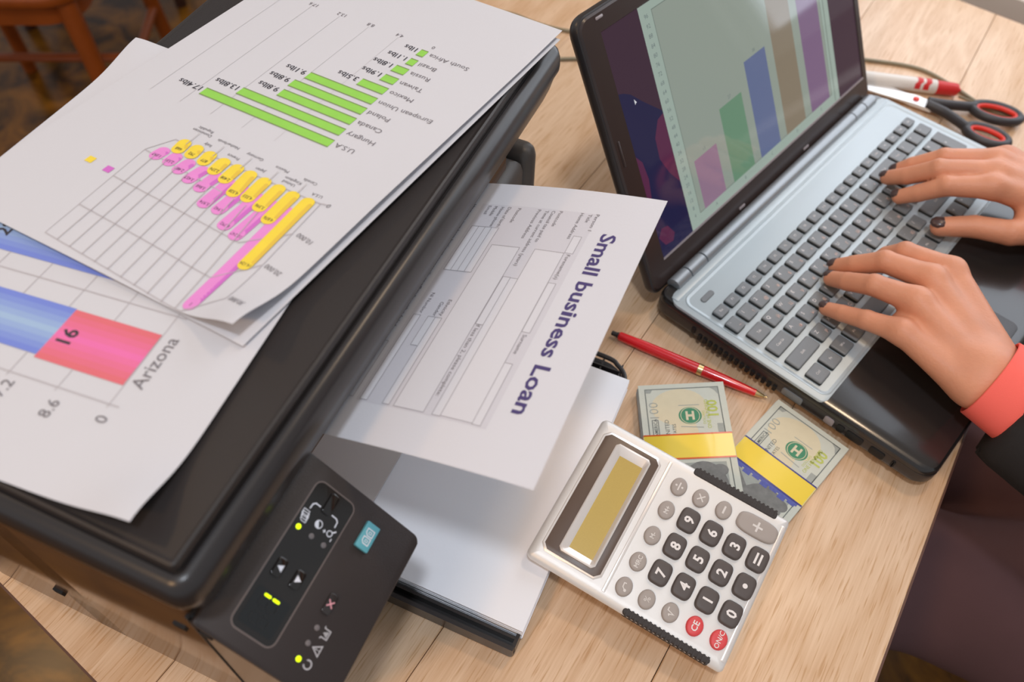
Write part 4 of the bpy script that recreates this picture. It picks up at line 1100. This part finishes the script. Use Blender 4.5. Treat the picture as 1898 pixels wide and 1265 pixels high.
# ================================================================= CHAIRS beyond the desk
def wooden_chair(label, loc, deg, wood, seatmat):
    t = thing('wooden_chair', label, 'chair', Matrix.Translation(loc) @ Matrix.Rotation(math.radians(deg), 4, 'Z'), 'wooden chairs beyond the desk')
    MB().add(*rrprism(-210, 210, -205, 205, 80, [(14, 425), (3, 430), (0, 438), (2, 446), (14, 450)], n=8)).obj('seat', seatmat, t)
    MB().add(*rrprism(-188, 188, -184, 184, 70, [(0, 385), (0, 425)], n=8)).obj('apron', wood, t)
    for sx in (-1, 1):
        MB().add(*tube([(sx * 165, -160, 425), (sx * 190, -185, 0)], [20, 15], 12)).obj('leg', wood, t)
        MB().add(*tube([(sx * 160, 165, 900), (sx * 165, 165, 425), (sx * 185, 215, 0)], [15, 19, 15], 12)).obj('leg', wood, t)
        MB().add(*tube([(sx * 180, -175, 170), (sx * 178, 195, 190)], 10, 10)).obj('stretcher', wood, t)
    MB().add(*tube([(-180, 10, 180), (180, 10, 180)], 10, 10)).obj('stretcher', wood, t)
    for z in (620, 740, 860):
        MB().add(*box(-158, 158, 158, 172, z, z + 60)).obj('back_slat', wood, t)
    return t
wooden_chair('orange-brown wooden chair nearest the desk corner', (-1.02, 1.525, -0.74), 4, 'chair_wood', 'chair_wood')
wooden_chair('dark brown wooden chair standing farther behind the other', (-1.17, 2.14, -0.74), 20, 'chair_dark', 'chair_dark')

# ================================================================= PERSON
def surface_net(fn, lo, hi, h):
    lo = np.array(lo, float); hi = np.array(hi, float)
    n = np.ceil((hi - lo) / h).astype(int) + 1
    ax = [lo[i] + h * np.arange(n[i]) for i in range(3)]
    X, Y, Z = np.meshgrid(*ax, indexing='ij')
    P = np.stack([X, Y, Z], -1)
    v = fn(P.reshape(-1, 3)).reshape(n)
    ins = v < 0
    c = np.zeros(n - 1, int)
    cor = [(i, j, k) for i in (0, 1) for j in (0, 1) for k in (0, 1)]
    sl = lambda A, o: A[o[0]:n[0] - 1 + o[0], o[1]:n[1] - 1 + o[1], o[2]:n[2] - 1 + o[2]]
    for o in cor: c += sl(ins, o)
    mix = (c > 0) & (c < 8)
    idx = -np.ones(n - 1, int)
    idx[mix] = np.arange(mix.sum())
    acc = np.zeros((mix.sum(), 3)); cnt = np.zeros(mix.sum())
    for a in range(8):
        for b in range(a + 1, 8):
            d = np.array(cor[b]) - np.array(cor[a])
            if np.abs(d).sum() != 1: continue
            va, vb = sl(v, cor[a])[mix], sl(v, cor[b])[mix]
            m = (va < 0) != (vb < 0)
            t = va[m] / (va[m] - vb[m])
            pa, pb = sl(P, cor[a])[mix][m], sl(P, cor[b])[mix][m]
            acc[m] += pa + (pb - pa) * t[:, None]; cnt[m] += 1
    V = acc / cnt[:, None]
    F = []
    for axis in range(3):
        o1, o2 = [i for i in range(3) if i != axis]
        lo_ = [slice(None)] * 3; hi_ = [slice(None)] * 3
        lo_[axis] = slice(0, -1); hi_[axis] = slice(1, None)
        ch = ins[tuple(lo_)] != ins[tuple(hi_)]
        inner = [slice(None)] * 3; inner[o1] = slice(1, -1); inner[o2] = slice(1, -1)
        sel = np.argwhere(ch[tuple(inner)])
        if not len(sel): continue
        sel[:, o1] += 1; sel[:, o2] += 1
        q = []
        for d1, d2 in ((0, 0), (-1, 0), (-1, -1), (0, -1)):
            s = sel.copy(); s[:, o1] += d1; s[:, o2] += d2
            q.append(idx[s[:, 0], s[:, 1], s[:, 2]])
        q = np.stack(q, 1)
        flip = ins[sel[:, 0], sel[:, 1], sel[:, 2]] == (axis == 1)
        q[flip] = q[flip][:, ::-1]
        F.append(q)
    return V, np.concatenate(F)

def cone(P, a, b, ra, rb):
    a = np.array(a, float); b = np.array(b, float)
    ab = b - a
    t = np.clip(((P - a) @ ab) / (ab @ ab), 0, 1)
    return np.linalg.norm(P - (a + t[:, None] * ab), axis=1) - (ra + (rb - ra) * t)
def smin(a, b, k):
    h = np.clip(0.5 + 0.5 * (b - a) / k, 0, 1)
    return b * (1 - h) + a * h - k * h * (1 - h)
def ell(P, c, r):
    q = (P - np.array(c, float)) / np.array(r, float)
    l = np.linalg.norm(q, axis=1)
    return (l - 1) * min(r)

def hand_sdf(fingers, radii, palm, arm, webs):
    def fn(P):
        F = None
        for pts, rs in zip(fingers, radii):
            f = None
            for i in range(len(pts) - 1):
                d = cone(P, pts[i], pts[i + 1], rs[i], rs[i + 1])
                f = d if f is None else smin(f, d, 1.2)
            # knuckle swelling at the middle joint
            if len(pts) == 4:
                f = smin(f, np.linalg.norm(P - np.array(pts[2], float) - np.array([0, 0, 1.2]), axis=1) - rs[2] * .93, 2.0)
            F = f if F is None else smin(F, f, 1.0)
        A = None
        for a, b, ra, rb in palm:
            d = cone(P, a, b, ra, rb)
            A = d if A is None else smin(A, d, 9.0)
        for a, b, ra, rb in arm:
            A = smin(A, cone(P, a, b, ra, rb), 12.0)
        D = smin(F, A, 6.0)
        for c, r in webs:
            D = smin(D, np.linalg.norm(P - np.array(c, float), axis=1) - r, 4.0)
        return D
    return fn

# joint positions in world mm: tip, far joint, middle joint, knuckle
LF = dict(index=[(305, 489, 39), (313, 488, 50), (321, 480, 63), (349, 455, 71)], middle=[(273, 483, 39), (283, 475, 51), (300, 466, 66), (329, 444, 73)],
          ring=[(266, 469, 39), (273, 456, 51), (286, 441, 65), (312, 421, 72)], pinky=[(256, 437, 38), (265, 427, 45), (278, 414, 54), (298, 397, 63)],
          thumb=[(330, 450, 38), (347, 440, 42), (362, 424, 47), (364, 396, 54)])
RF = dict(index=[(347, 571, 40), (358, 564, 52), (374, 557, 68), (408, 551, 75)], middle=[(342, 596, 40), (353, 586, 52), (371, 576, 70), (416, 567, 77)],
          ring=[(354, 607, 40), (363, 603, 50), (383, 596, 66), (423, 585, 75)], pinky=[(386, 620, 38), (396, 616, 46), (411, 608, 57), (440, 600, 67)],
          thumb=[(374, 534, 41), (400, 530, 47), (426, 519, 52), (455, 522, 55)])
RAD = dict(index=(6.8, 7.9, 8.9, 10.6), middle=(6.9, 8.0, 9.1, 10.9), ring=(6.7, 7.7, 8.8, 10.7), pinky=(5.9, 6.9, 7.8, 9.6), thumb=(8.6, 9.9, 11.0, 13.4))
order = ['index', 'middle', 'ring', 'pinky', 'thumb']
lw = [(369, 379, 60), (359, 367, 62), (350, 357, 61), (342, 349, 57)]
palmL = [(LF[k][3], w, 10.4 if k != 'pinky' else 9.6, 13.0) for k, w in zip(order[:4], lw)] + [((338, 440, 60), (352, 372, 56), 11, 14), ((306, 412, 54), (343, 358, 52), 10, 13), ((352, 420, 56), (364, 384, 55), 13, 14)]
axL = Vector((0.766, -0.643, -0.10)).normalized()
wL = Vector((355, 363, 58))
armL = [(tuple(wL), tuple(wL + axL * 90), 23, 27)]
rw = [(480, 540, 59), (486, 552, 61), (490, 563, 61), (492, 574, 58)]
palmR = [(RF[k][3], w, 10.4 if k != 'pinky' else 9.6, 13.0) for k, w in zip(order[:4], rw)] + [((430, 565, 60), (480, 556, 56), 12, 15), ((452, 590, 56), (488, 570, 54), 10, 13), ((444, 530, 56), (480, 544, 55), 13, 14)]
axR = Vector((0.93, -0.34, -0.12)).normalized()
wR = Vector((487, 556, 57))
armR = [(tuple(wR), tuple(wR + axR * 90), 23, 27)]
fL = hand_sdf([LF[k] for k in order], [RAD[k] for k in order], palmL, armL, [])
fR = hand_sdf([RF[k] for k in order], [RAD[k] for k in order], palmR, armR, [])
VL_, FL_ = surface_net(fL, (244, 300, 24), (430, 505, 94), 1.7)
VR_, FR_ = surface_net(fR, (328, 480, 24), (590, 635, 98), 1.9)
# coarse rest of the body, hidden by the clothes except beyond the frame
fdir = np.array([-0.866, 0.5, 0]); rdir = np.array([0.5, 0.866, 0])
CH = np.array([760.0, 270.0, 0])
shL = CH - rdir * 170 + [0, 0, 285]; shR = CH + rdir * 170 + [0, 0, 285]
elL = np.array([540.0, 208.0, 22.0]); elR = np.array([706.0, 476.0, 20.0])
hipL = np.array([760.0, 196.0, -200]); hipR = np.array([835.0, 336.0, -200])
knL = np.array([342.0, 326.0, -215]); knR = np.array([448.0, 466.0, -215])
head = CH + fdir * 40 + [0, 0, 530]
def body_sdf(P):
    d = cone(P, wL, elL, 23, 36)
    d = smin(d, cone(P, elL, shL, 36, 48), 15)
    d = smin(d, smin(cone(P, wR, elR, 23, 36), cone(P, elR, shR, 36, 48), 15), 15)
    d = smin(d, cone(P, CH + [20, -10, -180], CH + [0, 0, 200], 120, 125), 40)
    d = smin(d, cone(P, shL, shR, 48, 48), 40)
    d = smin(d, cone(P, CH + [0, 0, 300], head - [0, 0, 60], 52, 50), 20)
    d = smin(d, ell(P, head, (82, 82, 112)), 20)
    d = smin(d, ell(P, head + fdir * 80 - [0, 0, 15], (16, 16, 20)), 10)
    d = smin(d, np.minimum(ell(P, head + rdir * 80, (14, 14, 30)), ell(P, head - rdir * 80, (14, 14, 30))), 6)
    return d
VB_, FB_ = surface_net(body_sdf, (320, 0, -330), (1000, 640, 700), 11.0)
person = thing('person', 'person in a black jacket with coral cuffs and brown trousers typing on the laptop', 'person', Matrix.Translation((0.80, 0.25, -0.74)))
PX = np.array([800.0, 250.0, -740.0])
def net_obj(parts, name, material, parent, label=None):
    me = bpy.data.meshes.new(name)
    vs = []; fs = []; o = 0
    for V, F in parts:
        vs.append((V - PX) * MM); fs.append(F + o); o += len(V)
    V = np.concatenate(vs); F = np.concatenate(fs)
    me.from_pydata(V.tolist(), [], F.tolist())
    me.polygons.foreach_set('use_smooth', [True] * len(me.polygons))
    me.materials.append(MATS[material])
    me.update()
    ob = bpy.data.objects.new(name, me)
    COL.objects.link(ob); ob.parent = parent
    if label: ob['label'] = label
    return ob
body = net_obj([(VL_, FL_), (VR_, FR_), (VB_, FB_)], 'body', 'skin', person)
# nails
def nail(tip, prev, r, tilt=0.0, k=1.0):
    T = Vector(tip); d = (T - Vector(prev)).normalized()
    up = Vector((0, 0, 1)); up = (up - d * up.dot(d)).normalized()
    side = d.cross(up)
    up = (up * math.cos(tilt) + side * math.sin(tilt)).normalized(); side = d.cross(up)
    c = T + up * (r * .64) + d * (r * .18)
    m = MB(); n1, n2 = 10, 7
    v = []; f = []
    for i in range(n2 + 1):
        t = math.pi * i / n2
        for j in range(n1):
            a = 2 * math.pi * j / n1
            x, y, z = math.sin(t) * math.cos(a), math.sin(t) * math.sin(a), math.cos(t)
            q = c + d * (x * r * .92 * k) + side * (y * r * .80 * k) + up * (z * r * .42)
            v.append(tuple(np.array(q) - PX))
    for i in range(n2):
        for j in range(n1):
            f.append((i * n1 + j, i * n1 + (j + 1) % n1, (i + 1) * n1 + (j + 1) % n1, (i + 1) * n1 + j))
    return m.add(v, f).obj('nail', 'nail', body, angle=180)
for H_, tl in ((LF, 0.0), (RF, 0.0)):
    for k in order:
        if H_ is LF and k == 'thumb': continue
        nail(H_[k][0], H_[k][1], RAD[k][0], tl)

# ---- clothing
def ringtube(c0, ax, prof, flat_=1.0, n=40, wob=0.0):
    """open cloth tube: prof = [(distance, radius)], double walled by the profile"""
    ax = Vector(ax).normalized(); up = Vector((0, 0, 1)); s = ax.cross(up).normalized(); t = s.cross(ax)
    rings = []
    for d, r in prof:
        rings.append([tuple(np.array(Vector(c0) + ax * d + s * r * math.cos(2 * math.pi * k / n) * (1 + wob * math.sin(3 * 2 * math.pi * k / n + d * .05)) + t * r * flat_ * math.sin(2 * math.pi * k / n)) - PX) for k in range(n)])
    return loft(rings, False, False)
for w, ax in ((wL, axL), (wR, axR)):
    MB().add(*ringtube(w, ax, [(60, 33), (5, 33.5), (3, 34.2), (3.5, 35.4), (25, 37), (50, 39), (75, 40)], .84, 40, .02)).obj('shirt_cuff', 'coral_cloth', person, angle=60, label='coral pink shirt cuff')
def jacket_sdf(P):
    sL = np.array(wL + axL * 36) + np.array([4.0, -6.0, -8.0]); sR = np.array(wR + axR * 36)
    d = cone(P, sL, elL, 47, 60)
    d = smin(d, cone(P, elL, shL, 56, 66), 20)
    d = smin(d, smin(cone(P, sR, elR, 40, 56), cone(P, elR, shR, 56, 66), 20), 20)
    d = smin(d, cone(P, CH + [25, -12, -200], CH + [0, 0, 200], 150, 145), 50)
    d = smin(d, cone(P, shL, shR, 64, 64), 50)
    d = np.maximum(d, -(np.array(axL) @ (P - np.array(wL + axL * 46)).T * 0 + (((P - np.array(wL + axL * 30)) @ np.array(axL)) * 1.0)) * np.where(np.linalg.norm(P - np.array(wL), axis=1) < 110, 1, 0) - np.where(np.linalg.norm(P - np.array(wL), axis=1) < 110, 0, 1e3))
    d = np.maximum(d, -((P - np.array(wR + axR * 30)) @ np.array(axR)) * np.where(np.linalg.norm(P - np.array(wR), axis=1) < 110, 1, 0) - np.where(np.linalg.norm(P - np.array(wR), axis=1) < 110, 0, 1e3))
    return d
net_obj([surface_net(jacket_sdf, (330, -40, -390), (1060, 680, 390), 8.0)], 'jacket', 'black_cloth', person, 'black jacket')
def trouser_sdf(P):
    w = 4.0 * np.sin(P[:, 0] * .05 + P[:, 1] * .03)
    d = cone(P, hipL + np.array([0, 14, 0]), knL, 88, 72) + w
    d = smin(d, cone(P, hipR, knR, 96, 80), 20)
    d = smin(d, cone(P, hipL, hipR, 105, 105), 40)
    d = smin(d, cone(P, knL, knL + [-90, 80, -440], 70, 52), 25)
    d = smin(d, cone(P, knR, knR + [-90, 80, -440], 70, 52), 25)
    return d
net_obj([surface_net(trouser_sdf, (170, 40, -735), (980, 620, -60), 11.0)], 'trousers', 'trouser_cloth', person, 'dark brown trousers')
for kn in (knL, knR):
    a = kn + [-90, 80, -440]
    def shoe(P, a=a):
        return np.maximum(smin(cone(P, a + [0, 0, -45], a + fdir * 150 + [0, 0, -50], 42, 36), cone(P, a, a + [0, 0, -40], 45, 45), 20), -(P[:, 2] + 738))
    net_obj([surface_net(shoe, a + [-240, -160, -90], a + [160, 240, 60], 9.0)], 'shoe', 'black_cloth', person)
def hair_sdf(P):
    d = ell(P, head + [0, 0, 18] - fdir * 14, (94, 94, 118))
    face = ell(P, head + fdir * 80 - [0, 0, 30], (70, 70, 95))
    return np.maximum(d, -face)
net_obj([surface_net(hair_sdf, head - 150, head + 160, 8.0)], 'hair', 'hair_dark', person)
for s in (-1, 1):
    q = head + fdir * 74 + rdir * 30 * s
    def eye(P, q=q): return np.linalg.norm(P - q, axis=1) - 12
    net_obj([surface_net(eye, q - 16, q + 16, 3.0)], 'eye', 'print_white', person)
q = head + fdir * 78 - np.array([0, 0, 58])
net_obj([surface_net(lambda P: cone(P, q - rdir * 20, q + rdir * 20, 7, 7), q - 40, q + 40, 4.0)], 'mouth', 'calc_key_red', person)
